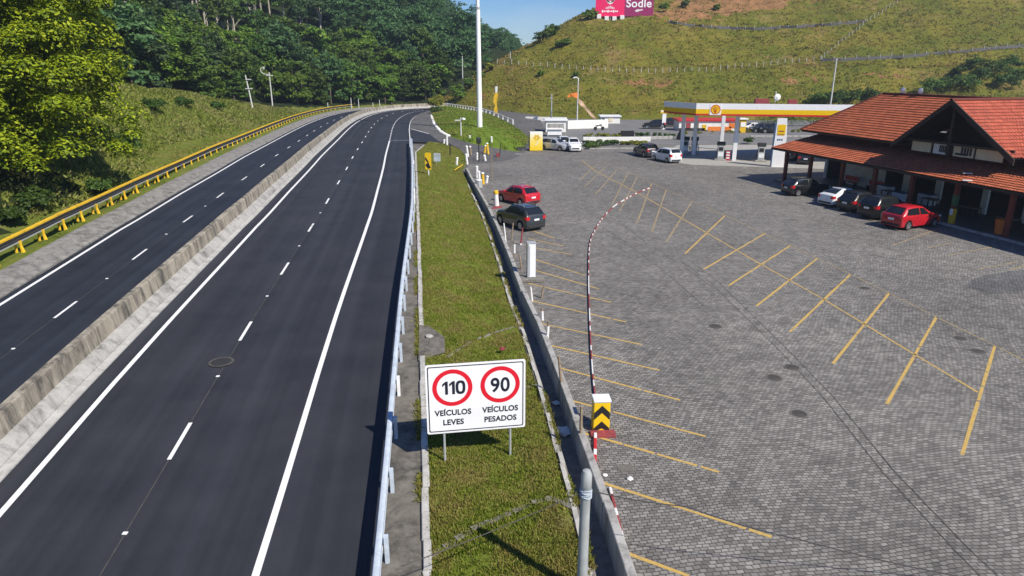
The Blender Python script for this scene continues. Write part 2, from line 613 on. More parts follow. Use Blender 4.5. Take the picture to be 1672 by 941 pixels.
def m_glass(name):
    t = NT(name)
    t.base((.012, .015, .018))
    t.rough(.06)
    t.b.inputs["Specular IOR Level"].default_value = .7
    return t.m


M['glass'] = m_glass("dark_car_glass")


def m_carpaint(name, c, metal=.0):
    t = NT(name)
    d = t.noise(t.obj(), 3, 4)
    t.base(t.ramp(d, [(.3, tuple(x * .92 for x in c)), (.7, c)]))
    t.rough(.32)
    t.b.inputs["Metallic"].default_value = metal
    t.b.inputs["Coat Weight"].default_value = .8
    t.b.inputs["Coat Roughness"].default_value = .04
    return t.m


P_RED = m_carpaint("car_paint_red", (.48, .012, .022))
P_BLACK = m_carpaint("car_paint_black", (.012, .013, .015))
P_GREY = m_carpaint("car_paint_charcoal", (.035, .04, .045), .3)
P_WHITE = m_carpaint("car_paint_white", (.78, .79, .80))
P_SILVER = m_carpaint("car_paint_silver", (.50, .51, .53), .35)
P_DKBLUE = m_carpaint("car_paint_dark_plum", (.035, .025, .035), .2)

# ================================================================== HIGHWAY
L1C = [(-10.0, -14), (-10.9, -5), (-12.1, 5), (-13.29, 15.1), (-14.16, 22.3), (-15.04, 29.7), (-16.52, 43.4), (-17.5, 51), (-19.6, 66), (-21.4, 78),
       (-24.0, 96), (-26.8, 115), (-28.9, 132), (-30.0, 147), (-29.9, 159), (-28.2, 169), (-23.8, 176.5), (-16.5, 180.5), (-7, 182)]
ZR = [(-20, -1.8), (5, -1.0), (15, -.5), (22, -.12), (30, .2), (43, .78), (55, 1.02), (77, 1.2), (100, 1.15), (140, 1.0), (190, .9)]


def zr(y): return np.interp(y, [a for a, _ in ZR], [b for _, b in ZR])


def catmull(pts, step=1.2):
    P = [np.array(p, float) for p in pts]
    P = [2 * P[0] - P[1]] + P + [2 * P[-1] - P[-2]]
    out = []
    for i in range(1, len(P) - 2):
        n = max(2, int(np.linalg.norm(P[i + 1] - P[i]) / step))
        for k in range(n):
            t = k / n
            out.append(.5 * ((2 * P[i]) + (-P[i - 1] + P[i + 1]) * t + (2 * P[i - 1] - 5 * P[i] + 4 * P[i + 1] - P[i + 2]) * t * t
                             + (-P[i - 1] + 3 * P[i] - 3 * P[i + 1] + P[i + 2]) * t ** 3))
    out.append(P[-2])
    return np.array(out)


RC = catmull(L1C)
_d = np.gradient(RC, axis=0)
_d /= np.linalg.norm(_d, axis=1)[:, None]
RN = np.stack([_d[:, 1], -_d[:, 0]], 1)           # to the right of travel
RS = np.concatenate([[0], np.cumsum(np.linalg.norm(np.diff(RC, axis=0), axis=1))])


def rpt(s, off, dz=0.0):
    x = np.interp(s, RS, RC[:, 0]) + off * np.interp(s, RS, RN[:, 0])
    y = np.interp(s, RS, RC[:, 1]) + off * np.interp(s, RS, RN[:, 1])
    return (float(x), float(y), float(zr(np.interp(s, RS, RC[:, 1])) + dz))


def s_at_y(y):
    i = int(np.argmax(RC[:, 1] > y))
    return float(RS[i])


def ribbon(name, offs, zoffs, mat, s0=0.0, s1=None, step=1.5, kind='structure', parent=None):
    s1 = RS[-1] if s1 is None else s1
    n = max(2, int((s1 - s0) / step))
    V, UV = [], []
    for i in range(n + 1):
        s = s0 + (s1 - s0) * i / n
        for o, z in zip(offs, zoffs):
            V.append(rpt(s, o, z))
            UV.append((o, s))
    k = len(offs)
    F = [(i * k + j, i * k + j + 1, (i + 1) * k + j + 1, (i + 1) * k + j) for i in range(n) for j in range(k - 1)]
    mb = MB()
    mb.add(V, F)
    o = mb.build(name, mat, parent, fix=False, uv=UV)
    if kind: o["kind"] = kind
    return o


# far ground sheet out to the horizon
mbg = MB()
mbg.add([(-2500, -300, -2.4), (2500, -300, -2.4), (2500, 4500, -2.4), (-2500, 4500, -2.4)], [(0, 1, 2, 3)])
mbg.build("ground", M['earth'], fix=False)["kind"] = 'structure'

ribbon("highway", [-1.2, 3.5, 9.95], [0, 0, 0], M['asphalt'])
ribbon("opposite_carriageway", [-8.75, -5, -1.2], [0.0, 0, 0], M['asphalt_l'])
# markings
ribbon("edge_line", [-.08, .10], [.005, .005], M['white_paint'])
ribbon("edge_line", [6.98, 7.16], [.005, .005], M['white_paint'], 0, s_at_y(93))
ribbon("edge_line", [-8.42, -8.24], [.005, .005], M['white_paint'])
for s in np.arange(s_at_y(93) + 1.5, RS[-1] - 1, 3.0):
    ribbon("edge_line_dash", [6.98, 7.14], [.005, .005], M['white_paint'], s, s + 1.5, .75)
ribbon("slip_edge_line", [9.75, 9.87], [.005, .005], M['white_paint'], s_at_y(84), s_at_y(152))


def dash_run(name, off, anchors, ln, mat, s_end):
    s = anchors
    while s < s_end:
        ribbon(name, [off - .06, off + .06], [.005, .005], mat, s, s + ln, 1.0)
        s += DASHP


# photo dashes: (318,688)-(275,752), (416,520)-(395,555), (475,423)-(460,446)
def s_of(px, py):
    best = None
    for s in np.arange(0, RS[-1], .25):
        x, y, z = rpt(s, 3.5)
        d = y * CT + (CAM_H - z) * ST
        v = ((CAM_H - z) * CT - y * ST) / d
        e = abs(CY + FPX * v - py)
        if best is None or e < best[0]: best = (e, s)
    return best[1]


d0a, d0b, d1a = s_of(275, 752), s_of(318, 688), s_of(395, 555)
DASHP = d1a - d0a
dash_run("lane_dash", 3.52, d0a - 2 * DASHP, d0b - d0a, M['white_paint'], RS[-1] - 3)
dash_run("lane_dash", -5.08, d0a - 2 * DASHP + .4 * DASHP, d0b - d0a, M['white_paint'], RS[-1] - 3)
M['joint'] = m_plain("lane_joint_tar", (.075, .068, .06), .8, 0, .4, 3)
ribbon("lane_joint", [3.505, 3.53], [.003, .003], M['joint'])
ribbon("lane_joint", [-5.095, -5.07], [.003, .003], M['joint'])
# a faint joint across the hard shoulder where the exit starts
mb = MB()
a, b = rpt(s_at_y(93), 7.2, .006), rpt(s_at_y(93), 9.7, .006)
mb.add([a, b, (b[0], b[1] + .12, b[2]), (a[0], a[1] + .12, a[2])], [(0, 1, 2, 3)])
mb.build("shoulder_line", M['white_paint'], fix=False)["kind"] = 'structure'


# reflective studs between the dashes
stud0 = None
k = 0
for off in (3.52, -5.08):
    base0 = d0a - 2 * DASHP + (0 if off > 0 else .4 * DASHP)
    for q in range(6):
        s = base0 + (q + .62) * DASHP
        p = rpt(s, off, 0)
        if stud0 is None:
            mb = MB()
            mb.box((0, 0, .014), (.12, .10, .028), 0, .01)
            stud0 = mb.build("road_stud", M['white_metal'])
            tag(stud0, "small white reflective stud set on the lane joint", "road stud", "reflective studs between lane dashes")
            stud0.location = p
        else:
            c = stud0.copy()
            col.objects.link(c)
            c.location = p

# manhole cover in the highway
mx, my, mz = at(361, 590, -.02)
t = thing("manhole_cover", "oval looking weathered manhole cover set in the dark highway asphalt", "manhole cover", (mx, my, zr(my) + .004))
mb = MB()
mb.lathe([(.46, 0), (.46, .004)], n=28)
mb.build("surround", M['joint'], t)
mb = MB()
mb.lathe([(.36, .0065), (.36, .016), (.31, .018), (.0, .018)], n=28)
for i in range(5): mb.box((0, -.2 + i * .1, .02), (.5, .03, .008))
mb.build("lid", M['dark'], t)

# ---------------------------------------------------------------- median barrier
bar = thing("median_barrier", "long stained concrete median barrier dividing the two carriageways of the highway", "barrier")


def sweep(mb, prof, s0, s1, step=2.5, gap=0.0):
    n = max(1, int(round((s1 - s0) / step)))
    ring = []
    for i in range(n + 1):
        s = s0 + gap + (s1 - s0 - 2 * gap) * i / n
        p = rpt(s, 0)
        q = rpt(s, 1)
        xd = (q[0] - p[0], q[1] - p[1], 0)
        ring.append((p, xd, (0, 0, 1)))
    mb.prism(prof, ring)


mb = MB()
s = 0.0
while s < RS[-1] - .5:
    e = min(s + 4.0, RS[-1])
    sweep(mb, [(-2.25, -.1), (-1.42, -.1), (-1.42, .42), (-1.52, 1.05), (-1.56, 1.09), (-1.80, 1.09), (-1.84, 1.05), (-2.06, .42)], s, e, 2.0, .012)
    s = e
mb.build("barrier_wall", M['conc_barrier'], bar)
mb = MB()
s = 0.0
while s < RS[-1] - .5:
    e = min(s + 3.0, RS[-1])
    sweep(mb, [(-1.415, -.1), (-1.00, -.1), (-1.03, .12), (-1.25, .40), (-1.415, .44)], s, e, 1.5, .008)
    s = e
mb.build("barrier_foot", M['conc_light'], bar)
mb = MB()
sweep(mb, [(-1.05, -.1), (-.72, -.1), (-.74, .05), (-1.02, .08)], 0, RS[-1], 1.5)
mb.build("barrier_gutter", M['conc_kerb'], bar)

# ---------------------------------------------------------------- left concrete bank and yellow guard rail
bank = thing("concrete_verge_kerb", "cracked light concrete kerb bank running along the left edge of the road", "kerb")
mb = MB()
s = 0.0
sl_end = s_at_y(172)
while s < sl_end:
    e = min(s + 2.4, sl_end)
    jj = random.uniform(-.03, .03)
    sweep(mb, [(-10.45, -.3), (-8.80, -.3), (-8.80, .05 + jj), (-9.0, .13 + jj), (-9.45, .16 + jj * .6), (-9.52, .30 + jj), (-10.25, .38), (-10.45, .36)], s, e, 1.2, .01)
    s = e
mb.build("bank_slabs", m_concrete("concrete_old_kerb", (.15, .142, .13), (.31, .30, .28), .8, False, bmp=.3), bank)

yr = thing("yellow_guard_rail", "yellow topped steel guard rail with splayed posts along the left road edge", "guard rail")
s0, s1 = s_at_y(8), s_at_y(168)
mb = MB()
sweep(mb, [(-11.62, .82), (-11.50, .82), (-11.46, .90), (-11.50, .98), (-11.45, 1.06), (-11.50, 1.14), (-11.62, 1.14)], s0, s1, 1.5)
mb.build("rail_beam", M['dark'], yr)
mb = MB()
sweep(mb, [(-11.68, 1.145), (-11.44, 1.145), (-11.44, 1.23), (-11.68, 1.23)], s0, s1, 1.5)
mb.build("top_rail", M['yellow'], yr)
mb = MB()
sweep(mb, [(-11.60, .74), (-11.46, .74), (-11.46, .80), (-11.60, .80)], s0, s1, 1.5)
mb.build("lower_rail", M['steel_grey'], yr)
for s in np.arange(s0 + .6, s1, 2.4):
    mb = MB()
    p = Vector(rpt(s, -11.74))
    q = Vector(rpt(s, -11.45))
    h = Vector((0, 0, 1))
    mb.tube([p + h * .15, p + h * 1.2], .075, 6)
    mb.tube([q + h * .12 + (q - p) * .25, q + h * .55, q + h * .82], [.12, .07, .10], 6)
    mb.build("post", M['yellow'], yr)

# ---------------------------------------------------------------- right steel guard rail
rr = thing("steel_guard_rail", "bluish galvanised steel guard rail on posts at the right edge of the highway", "guard rail")
s0, s1 = s_at_y(-4), s_at_y(88)
WB = [(9.93, .46), (9.99, .46), (9.93, .53), (9.87, .56), (9.87, .60), (9.95, .65), (9.87, .70), (9.87, .74), (9.93, .78), (9.99, .84), (9.93, .84), (9.93, .80)]
mb = MB()
sweep(mb, [(9.86, .48), (9.93, .46), (10.0, .50), (9.98, .56), (9.93, .63), (10.0, .70), (10.0, .78), (9.93, .82), (9.86, .80), (9.83, .73), (9.90, .64), (9.83, .55)], s0, s1, 2)
mb.build("rail_beam", M['steel'], rr, smooth=True, angle=50)
for s in np.arange(s0 + .5, s1, 2.6):
    p = rpt(s, 10.08)
    mb = MB()
    mb.box((p[0], p[1], p[2] + .36), (.10, .14, .84), .12)
    mb.build("post", M['white_metal'] if random.random() < .2 else M['steel'], rr)

# ---------------------------------------------------------------- verge, kerb, grass strip, gutter, low wall
KY = [at(690, 990, -.6), at(690, 941, -.55), at(689, 850, -.45), at(688, 740, -.35), at(684, 560, .1), at(681, 400, .75), at(678.5, 300, 1.1), at(677, 250, 1.2)]
WY = [(2.62, 9.0), (2.47, 12.1), (2.30, 14.6), (2.0, 17.9), (1.62, 22.05), (1.13, 26.8), (.58, 30.8), (-.21, 38.5), (-1.0, 45.5), (-1.8, 52.0), (-3.1, 61), (-4.9, 73.5)]


def kx(y): return np.interp(y, [p[1] for p in KY], [p[0] for p in KY])
def kz(y): return zr(y) + .03
def wx(y): return np.interp(y, [p[1] for p in WY], [p[0] for p in WY])


YS = np.arange(-8, 90.1, .9)
# verge between rail and kerb
V, UVs = [], []
for y in YS:
    xk = float(kx(max(y, 11)))
    xk += 0.128 * (11 - y) if y < 11 else 0
    s = s_at_y(max(-13, y))
    xr = float(np.interp(y, RC[:, 1], RC[:, 0])) + 9.94
    V += [(xr, y, float(zr(y)) + .004), (xk + .02, y, float(zr(y)) + .02)]
F = [(2 * i, 2 * i + 1, 2 * i + 3, 2 * i + 2) for i in range(len(YS) - 1)]
mb = MB()
mb.add(V, F)
mb.build("verge", M['conc_verge'], fix=False)["kind"] = 'structure'


def kline(y):
    return float(kx(max(y, 11))) + (0.128 * (11 - y) if y < 11 else 0)


mb = MB()
y = -6.0
kerb = thing("strip_kerb", "pale concrete kerb bordering the left side of the grass strip", "kerb")
while y < 88:
    e = y + 1.0
    if not (23.2 < y < 26.8):
        ring = []
        jj = random.uniform(-.015, .02)
        for yy in (y + .015, e - .015):
            ring.append(((kline(yy) + jj, yy, float(zr(yy))), (1, .12, 0), (0, 0, 1)))
        hh = .10 + random.uniform(-.02, .03)
        mb.prism([(0, -.2), (.20, -.2), (.20, hh), (.02, hh), (0, hh - .02)], ring)
    y = e
mb.build("kerb_stones", M['conc_kerb'], kerb)

# grass strip surface
GY = np.arange(-6, 93.1, .6)
GN = 22


def strip_right(y):
    w = float(np.interp(y, [0, 17, 27, 40, 60, 73], [.72, .66, .62, .58, .5, .42]))
    return float(wx(y)) - w if y < 73 else float(np.interp(y, [73, 78, 83, 88, 91, 93], [-5.35, -5.2, -5.6, -6.6, -8.2, -9.5]))


def strip_z(x, y):
    xl, xr = kline(y) + .2, strip_right(y)
    f = min(1, max(0, (x - xl) / max(.1, xr - xl)))
    zl = float(zr(y)) + .06
    zrr = -.22 if y < 60 else float(np.interp(y, [60, 75, 93], [-.22, .1, 1.0]))
    return zl + (zrr - zl) * (f * f * (3 - 2 * f)) + .05 * math.sin(x * 2.1 + y * .7) * min(1, f * 6) * min(1, (1 - f) * 6)


V = []
for y in GY:
    xl, xr = kline(y) + .18, strip_right(y)
    for i in range(GN + 1):
        x = xl + (xr - xl) * i / GN
        z = strip_z(x, y) + (0 if 0 < i < GN else -.06)
        V.append((x, y, z + .03 * (float(vnoise(x, y, .5, 3)) - .5)))
F = [(j * (GN + 1) + i, j * (GN + 1) + i + 1, (j + 1) * (GN + 1) + i + 1, (j + 1) * (GN + 1) + i) for j in range(len(GY) - 1) for i in range(GN)]
o = np_mesh("grass_strip", V, F, M['grass_strip'], smooth=True)
o["kind"] = 'structure'


def blades(name, P, h, w, mat, nb=4, lean=.5):
    """P: (n,3) tuft positions -> one mesh of bent blades (stuff)"""
    n = len(P)
    Q = np.repeat(np.asarray(P, float), nb, 0)
    m = len(Q)
    ang = rng.uniform(0, 2 * np.pi, m)
    hh = h * rng.uniform(.5, 1.3, m)
    ln = lean * rng.uniform(.2, 1.2, m) * hh
    dx, dy = np.cos(ang), np.sin(ang)
    ba = rng.uniform(0, 2 * np.pi, m)
    bx, by = np.cos(ba) * w * .5, np.sin(ba) * w * .5
    Q[:, 0] += rng.normal(0, w * 1.2, m)
    Q[:, 1] += rng.normal(0, w * 1.2, m)
    z0 = np.full(m, -.02)
    A = Q + np.stack([bx, by, z0], 1)
    B = Q + np.stack([-bx, -by, z0], 1)
    C = Q + np.stack([dx * ln * .45 - bx * .7, dy * ln * .45 - by * .7, hh * .62], 1)
    D = Q + np.stack([dx * ln, dy * ln, hh], 1)
    V = np.stack([A, B, C, D], 1).reshape(-1, 3)
    F = np.arange(4 * m).reshape(-1, 4)
    o = np_mesh(name, V, F, mat)
    o["kind"] = 'stuff'
    o["category"] = 'grass'
    return o


PT = []
for _ in range(60000):
    y = 10.5 + 82 * rng.random() ** 1.7
    xl, xr = kline(y) + .2, strip_right(y) - .02
    x = xl + (xr - xl) * rng.random()
    if 24.2 < y < 26.6 and x < kline(y) + 1.0: continue
    if float(vnoise(x, y, 1.3, 9)) < .16 and random.random() < .7: continue
    PT.append((x, y, strip_z(x, y)))
g = blades("grass", PT, .075, .03, M['blade'], 4, .8)
tag(g, "short mown grass covering the strip between highway and car park")

PT = []
for _ in range(5200):
    y = 11 + 60 * rng.random() ** 1.4
    side = rng.random() < .6
    if side:
        if float(vnoise(y, 0, 1.4, 21)) < .5: continue
        x = kline(y) - abs(rng.normal()) * .07
        z = float(zr(y)) + .02
    else:
        if float(vnoise(y, 3, 1.1, 22)) < .45: continue
        x = strip_right(y) + .02 + abs(rng.normal()) * .05
        z = -.2
    PT.append((x, y, z))
g = blades("weeds", PT, .10, .03, M['blade'], 4, .9)
tag(g, "weeds growing along the kerb and the gutter edge of the strip")
# concrete pad let into the strip
poly_sheet("strip_pad", [(kline(24.0) + .02, 23.6, zr(23.6) + .10), (kline(24) + .95, 24.4, zr(24) + .08), (kline(25.5) + 1.0, 25.8, zr(25.8) + .075), (kline(26.5) + .35, 27.0, zr(27) + .09), (kline(27) + .02, 27.0, zr(27) + .10)], M['conc_verge'])


def slab_path(name, pts, w, h, mat, seg=.8, jit=.03):
    mb = MB()
    P = catmull([p[:2] for p in pts], seg)
    for a, b in zip(P[:-1], P[1:]):
        d = (b - a)
        L = np.linalg.norm(d)
        c = (a + b) / 2
        rz = math.atan2(d[1], d[0])
        z = strip_z(c[0], c[1])
        mb.box((c[0] + random.uniform(-jit, jit), c[1] + random.uniform(-jit, jit), z + h / 2 - .06), (L * .97, w * random.uniform(.8, 1.1), h + .08), rz, .012)
    return mb.build(name, mat)


dr = slab_path("drain_channel", [at(700, 905, -.45), at(745, 880, -.4), at(800, 853, -.35), at(868, 822, -.3), at(905, 818, -.25), at(938, 832, -.22)], .18, .05, M['conc_gutter'], .5)
tag(dr, "narrow concrete drain crossing the grass strip below the speed sign", "drain")
dr2 = slab_path("drain_channel", [at(730, 578, .1), at(770, 556, .05), at(815, 537, -.1), at(851, 533, -.2)], .09, .04, M['conc_gutter'], .5)
tag(dr2, "thin pale concrete drain crossing the grass strip behind the speed sign", "drain")
dr3 = slab_path("drain_channel", [at(845, 640, -.2), at(862, 632, -.22), at(880, 628, -.22)], .10, .05, M['conc_gutter'], .4)
tag(dr3, "short drain slab right of the speed sign at the strip edge", "drain")

# gutter beside the wall
V = []
for y in np.arange(6, 74.1, 1.0):
    xw = float(wx(y))
    xs_ = strip_right(y)
    V += [(xs_ - .12, y, -.20), (xs_ + .10, y, -.20), (xs_ + .16, y, -.44), (xw - .02, y, -.44)]
nY = len(V) // 4
F = [(4 * i + j, 4 * i + j + 1, 4 * i + j + 5, 4 * i + j + 4) for i in range(nY - 1) for j in range(3)]
mb = MB()
mb.add(V, F)
mb.build("gutter", M['conc_gutter'], fix=False)["kind"] = 'structure'

edg = thing("strip_edging", "broken pale edging stones between the grass strip and the gutter", "edging")
mb = MB()
y = 7.0
while y < 72:
    e = y + random.uniform(.5, 1.3)
    if True:
        jx = random.uniform(-.03, .03)
        ring = [((strip_right(yy) - .03 + jx, yy, -.20), (1, .05, 0), (0, 0, 1)) for yy in (y, e - .02)]
        hh = random.uniform(.0, .09)
        mb.prism([(-.05, -.2), (.08, -.2), (.08, hh), (-.05, hh + .01)], ring)
    y = e
mb.build("edging_stones", M['conc_kerb'], edg)

wall = thing("low_concrete_wall", "low weathered concrete wall of long beams between the gutter and the car park", "wall")
mb = MB()
y = 6.0
while y < 73.5:
    e = min(y + 4.2, 73.5)
    ring = []
    j = random.uniform(-.03, .03)
    for yy in (y + .02, (y + e) / 2, e - .02):
        dxdy = (wx(yy + .3) - wx(yy - .3)) / .6
        l = math.hypot(1, dxdy)
        ring.append(((float(wx(yy)) + j, yy, 0), (1 / l, -dxdy / l, 0), (0, 0, 1)))
    hh = .36 + random.uniform(-.03, .03)
    mb.prism([(-.10, -.6), (.12, -.6), (.12, hh - .02), (.10, hh), (-.08, hh), (-.10, hh - .02)], ring)
    y = e
mb.build("wall_beam", M['conc_light'], wall)

# ================================================================== CAR PARK
pk = [(float(wx(y)) + .1, float(y)) for y in np.arange(4, 73.6, 2.5)] + [(-5.0, 73.5), (-5.0, 80), (-5.6, 86), (-3.5, 88.5), (1.1, 88.5), (2.6, 96), (3.2, 101), (60, 101), (90, 70), (90, -6), (2.6, -6)]
poly_sheet("car_park", pk, M['cobble'], 0.0)
poly_sheet("back_road", [(3.2, 101), (3, 116), (.5, 130), (-2, 150), (-6, 176), (60, 176), (220, 170), (220, 60), (90, 60), (90, 70), (60, 101)], M['asphalt_grey'], -.01)


def strip_line(mb, a, b, w, z=.005):
    a, b = Vector((a[0], a[1], z)), Vector((b[0], b[1], z))
    d = (b - a).normalized()
    n = Vector((-d.y, d.x, 0)) * w / 2
    mb.add([a - n, b - n, b + n, a + n], [(0, 1, 2, 3)])


def worn_line(a, b, w, mat, gaps=.12, name="bay_line"):
    """a painted line on setts: small gaps where the paint is worn"""
    a, b = Vector(a[:2]), Vector(b[:2])
    L = (b - a).length
    mb = MB()
    x = 0.0
    while x < L:
        e = min(L, x + random.uniform(.5, 1.8))
        strip_line(mb, a + (b - a) * (x / L), a + (b - a) * (e / L), w * random.uniform(.85, 1.1))
        x = e + (random.uniform(.02, .12) if random.random() < gaps * 3 else 0.0)
    o = mb.build(name, mat, fix=False)
    o["kind"] = 'structure'
    return o


UP = [(1064, 300), (1088, 310), (1130, 329), (1184, 352), (1250, 381), (1291, 401), (1335, 422), (1389, 448), (1452, 479), (1529, 518), (1624, 566)]
LO = [(1040, 365), (1064, 379), (1088, 395), (1118, 415), (1149, 440), (1189, 467), (1235, 500), (1290, 542), (1360, 594), (1448, 660), (1571, 743)]
for i, (u_, l_) in enumerate(zip(UP, LO)):
    worn_line(at(*u_), at(*l_), .115, M['yellow_paint'] if i > 2 else M['yellow_worn'])
for u_, l_ in (((1025, 283), (1000, 333)), ((1040, 290), (1012, 345)), ((1008, 277), (972, 318)), ((990, 272), (955, 305)), ((975, 268), (945, 296))):
    worn_line(at(*u_), at(l_[0], l_[1]), .11, M['yellow_worn'], .3)
SP = [(950, 262), (973, 280), (1037, 313), (1100, 349), (1160, 384), (1241, 431), (1345, 489), (1450, 553), (1597, 641)]
for a_, b_ in zip(SP[:-1], SP[1:]): worn_line(at(*a_), at(*b_), .09, M['yellow_paint'])
UL = [(960, 262), (1000, 270), (1024, 280), (1088, 310), (1184, 352), (1335, 422), (1452, 479), (1529, 518), (1640, 572), (1690, 598)]
for a_, b_ in zip(UL[:-1], UL[1:]): worn_line(at(*a_), at(*b_), .08, M['yellow_worn'], .5)
LL = [((870, 492), (1000, 495)), ((850, 450), (930, 455))]
LEFT = [((866, 491), (1022, 526)), ((880, 528), (1048, 563)), ((893, 563), (1077, 605)), ((910, 600), (1111, 654)), ((928, 653), (1152, 713)), ((945, 705), (1174, 771)),
        ((972, 785), (1260, 877)), ((1003, 896), (1125, 941)), ((862, 463), (998, 494)), ((868, 440), (978, 472)), ((874, 424), (955, 450)), ((858, 402), (934, 416)), ((862, 390), (921, 402)), ((872, 378), (906, 389))]
for a_, b_ in LEFT: worn_line(at(*a_), at(*b_), .10, M['yellow_paint'])
for a_, b_ in (((1455, 402), (1536, 372)), ((1512, 406), (1555, 396)), ((1548, 417), (1630, 402)), ((1597, 440), (1660, 428)), ((1648, 441), (1690, 430)), ((1240, 290), (1265, 284)), ((1400, 350), (1440, 366)), ((1250, 300), (1230, 305))):
    worn_line(at(*a_), at(*b_), .10, M['yellow_worn'], .25)
M['seam'] = m_plain('seam_dirt', (.055, .052, .047), .9, 0, .4, 3)
# long seams between bands of setts
for pts in ([(1110, 425), (1160, 462), (1270, 570), (1345, 650), (1440, 770), (1560, 900), (1600, 941)], [(1120, 422), (1172, 460), (1285, 570), (1362, 650), (1460, 770), (1585, 900), (1630, 941)],
            [(985, 372), (1020, 395), (1080, 440), (1150, 500)], [(1010, 362), (1060, 400), (1130, 445), (1165, 470)], [(790, 350), (860, 300), (905, 270)]):
    mb = MB()
    for a_, b_ in zip(pts[:-1], pts[1:]): strip_line(mb, at(*a_), at(*b_), .032, .006)
    mb.build("paving_seam", M['seam'], fix=False)["kind"] = 'structure'

poly_sheet("dark_patch", [at(1578, 470), at(1586, 458), at(1612, 449), at(1650, 443), at(1690, 441), at(1690, 470), at(1660, 478), at(1618, 480)], M['cobble_apron'], .004)  # flat patch of darker setts just above the paving
# drain covers in the setts
cov0 = None
for i, (px, py) in enumerate([(1293, 600), (1568, 553), (1597, 574), (1168, 533), (1412, 471), (1264, 617), (1305, 676), (1020, 764)]):
    p = at(px, py)
    if i == 7: continue
    if cov0 is None:
        cov0 = thing("drain_cover", "", "drain cover", (p[0], p[1], .0), 0, "round iron drain covers in the car park")
        mb = MB()
        mb.lathe([(.24, 0), (.24, .012), (.0, .014)], n=18)
        mb.build("lid", M['seam'], cov0)
        mb = MB()
        mb.lathe([(.30, 0), (.30, .008), (.245, .010)], n=18)
        mb.build("rim_ring", M['conc_verge'], cov0)
        c = cov0
    else:
        c = copy_thing(cov0, (p[0], p[1], 0))
    c["label"] = ["round iron drain cover in the paving beside the long seam, midway up", "round drain cover in the last parking bay at the right", "small drain cover close right of the bay with another cover",
                  "drain cover lying alone in the middle of the paving", "dark drain cover against the dashed line of the central bays", "drain cover on the seam just below another cover", "drain cover on the seam furthest down the slope of setts"][i]
mb = MB()
p = at(1022, 765)
mb.box((p[0], p[1], .006), (.42, .34, .012), .25, .004)
tag(mb.build("access_hatch", M['conc_verge']), "square dark hatch in the paving below the chevron box", "hatch")

# --- red and white striped kerb line curving across the setts
CUR = [(972, 655), (966, 590), (962, 500), (961, 440), (963, 400), (970, 380), (982, 360), (1000, 340), (1022, 326), (1045, 314), (1064, 307)]
cp = catmull([at(*p)[:2] for p in CUR], .5)
cl = thing("striped_kerb", "curved red and white striped kerb line sweeping up the car park from the chevron box", "kerb", (0, 0, 0))
acc = 0
mbr, mbw = MB(), MB()
for i in range(len(cp) - 1):
    a, b = cp[i], cp[i + 1]
    d = b - a
    L = np.linalg.norm(d)
    red = random.random() < .68
    (mbr if red else mbw).box(((a[0] + b[0]) / 2, (a[1] + b[1]) / 2, .055), (L * .97, .05, .09), math.atan2(d[1], d[0]), .02)
mbr.build("red_block", M['red_worn'], cl)
mbw.build("white_block", M['bag_white'], cl)
cl2 = thing("striped_kerb", "short straight red and white striped kerb line in front of the chevron box", "kerb", (0, 0, 0))
mbr, mbw = MB(), MB()
for A, B, n in (((972, 712), (971, 778), 7),):
    a, b = np.array(at(*A)[:2]), np.array(at(*B)[:2])
    for i in range(n):
        c = a + (b - a) * (i + .5) / n
        (mbr if i % 3 else mbw).box((c[0], c[1], .06), (np.linalg.norm(b - a) / n * .96, .09, .13), math.atan2(*(b - a)[::-1]), .02)
mbr.build("red_block", M['red'], cl2)
mbw.build("white_block", M['bag_white'], cl2)
cl3 = thing("striped_kerb", "red and white striped kerb line beside the low wall, running out of view below the grey pole", "kerb", (0, 0, 0))
mbr, mbw = MB(), MB()
a, b = np.array(at(996, 800)[:2]), np.array(at(1036, 960)[:2])
for i in range(12):
    c = a + (b - a) * (i + .5) / 12
    (mbr if i % 3 else mbw).box((c[0], c[1], .05), (np.linalg.norm(b - a) / 12 * .96, .07, .10), math.atan2(*(b - a)[::-1]), .02)
mbr.build("red_block", M['red_worn'], cl3)
mbw.build("white_block", M['bag_white'], cl3)

# --- chevron box
p = at(981, 706)
bx = thing("chevron_box", "yellow box with black chevrons and a white lid on the paving", "marker box", (p[0], p[1] + .2, 0), R(3))
mb = MB()
mb.box((0, 0, .50), (.50, .42, 1.0), 0, .03)
mb.build("box_body", M['yellow_sign'], bx)
mb = MB()
mb.box((0, 0, 1.04), (.54, .46, .09), 0, .035)
mb.build("lid", M['sign_white'], bx)
mb = MB()
for z0 in (-.02, .50):
    for sgn in (-1, 1):
        pts = [(0, z0 + .16), (0, z0 + .40), (sgn * .24, z0 + .16), (sgn * .24, z0 - .08)]
        pts = [(x_, max(.02, min(.98, z_))) for x_, z_ in pts]
        mb.add([(x_, -.216, z_) for x_, z_ in pts], [(0, 1, 2, 3)])
mb.build("chevron_marking", M['black'], bx)
mb = MB()
mb.box((.02, -.36, .03), (.75, .36, .10), 0, .02)
mb.build("base_block", M['red_worn'], bx)

# ---------------------------------------------------------------- text helper
def text_mb(body, size, depth=.004, offset=0.0, align='CENTER', sx=1.0):
    cu = bpy.data.curves.new("txt", 'FONT')
    cu.body = body
    cu.size = size
    cu.extrude = depth
    cu.offset = offset
    cu.align_x = align
    cu.space_character = 1.05
    ob = bpy.data.objects.new("txt", cu)
    col.objects.link(ob)
    dg = bpy.context.evaluated_depsgraph_get()
    me = bpy.data.meshes.new_from_object(ob.evaluated_get(dg))
    vs = [(v.co.x * sx, v.co.y, v.co.z) for v in me.vertices]
    fs = [tuple(p.vertices) for p in me.polygons]
    bpy.data.objects.remove(ob)
    bpy.data.meshes.remove(me)
    return vs, fs


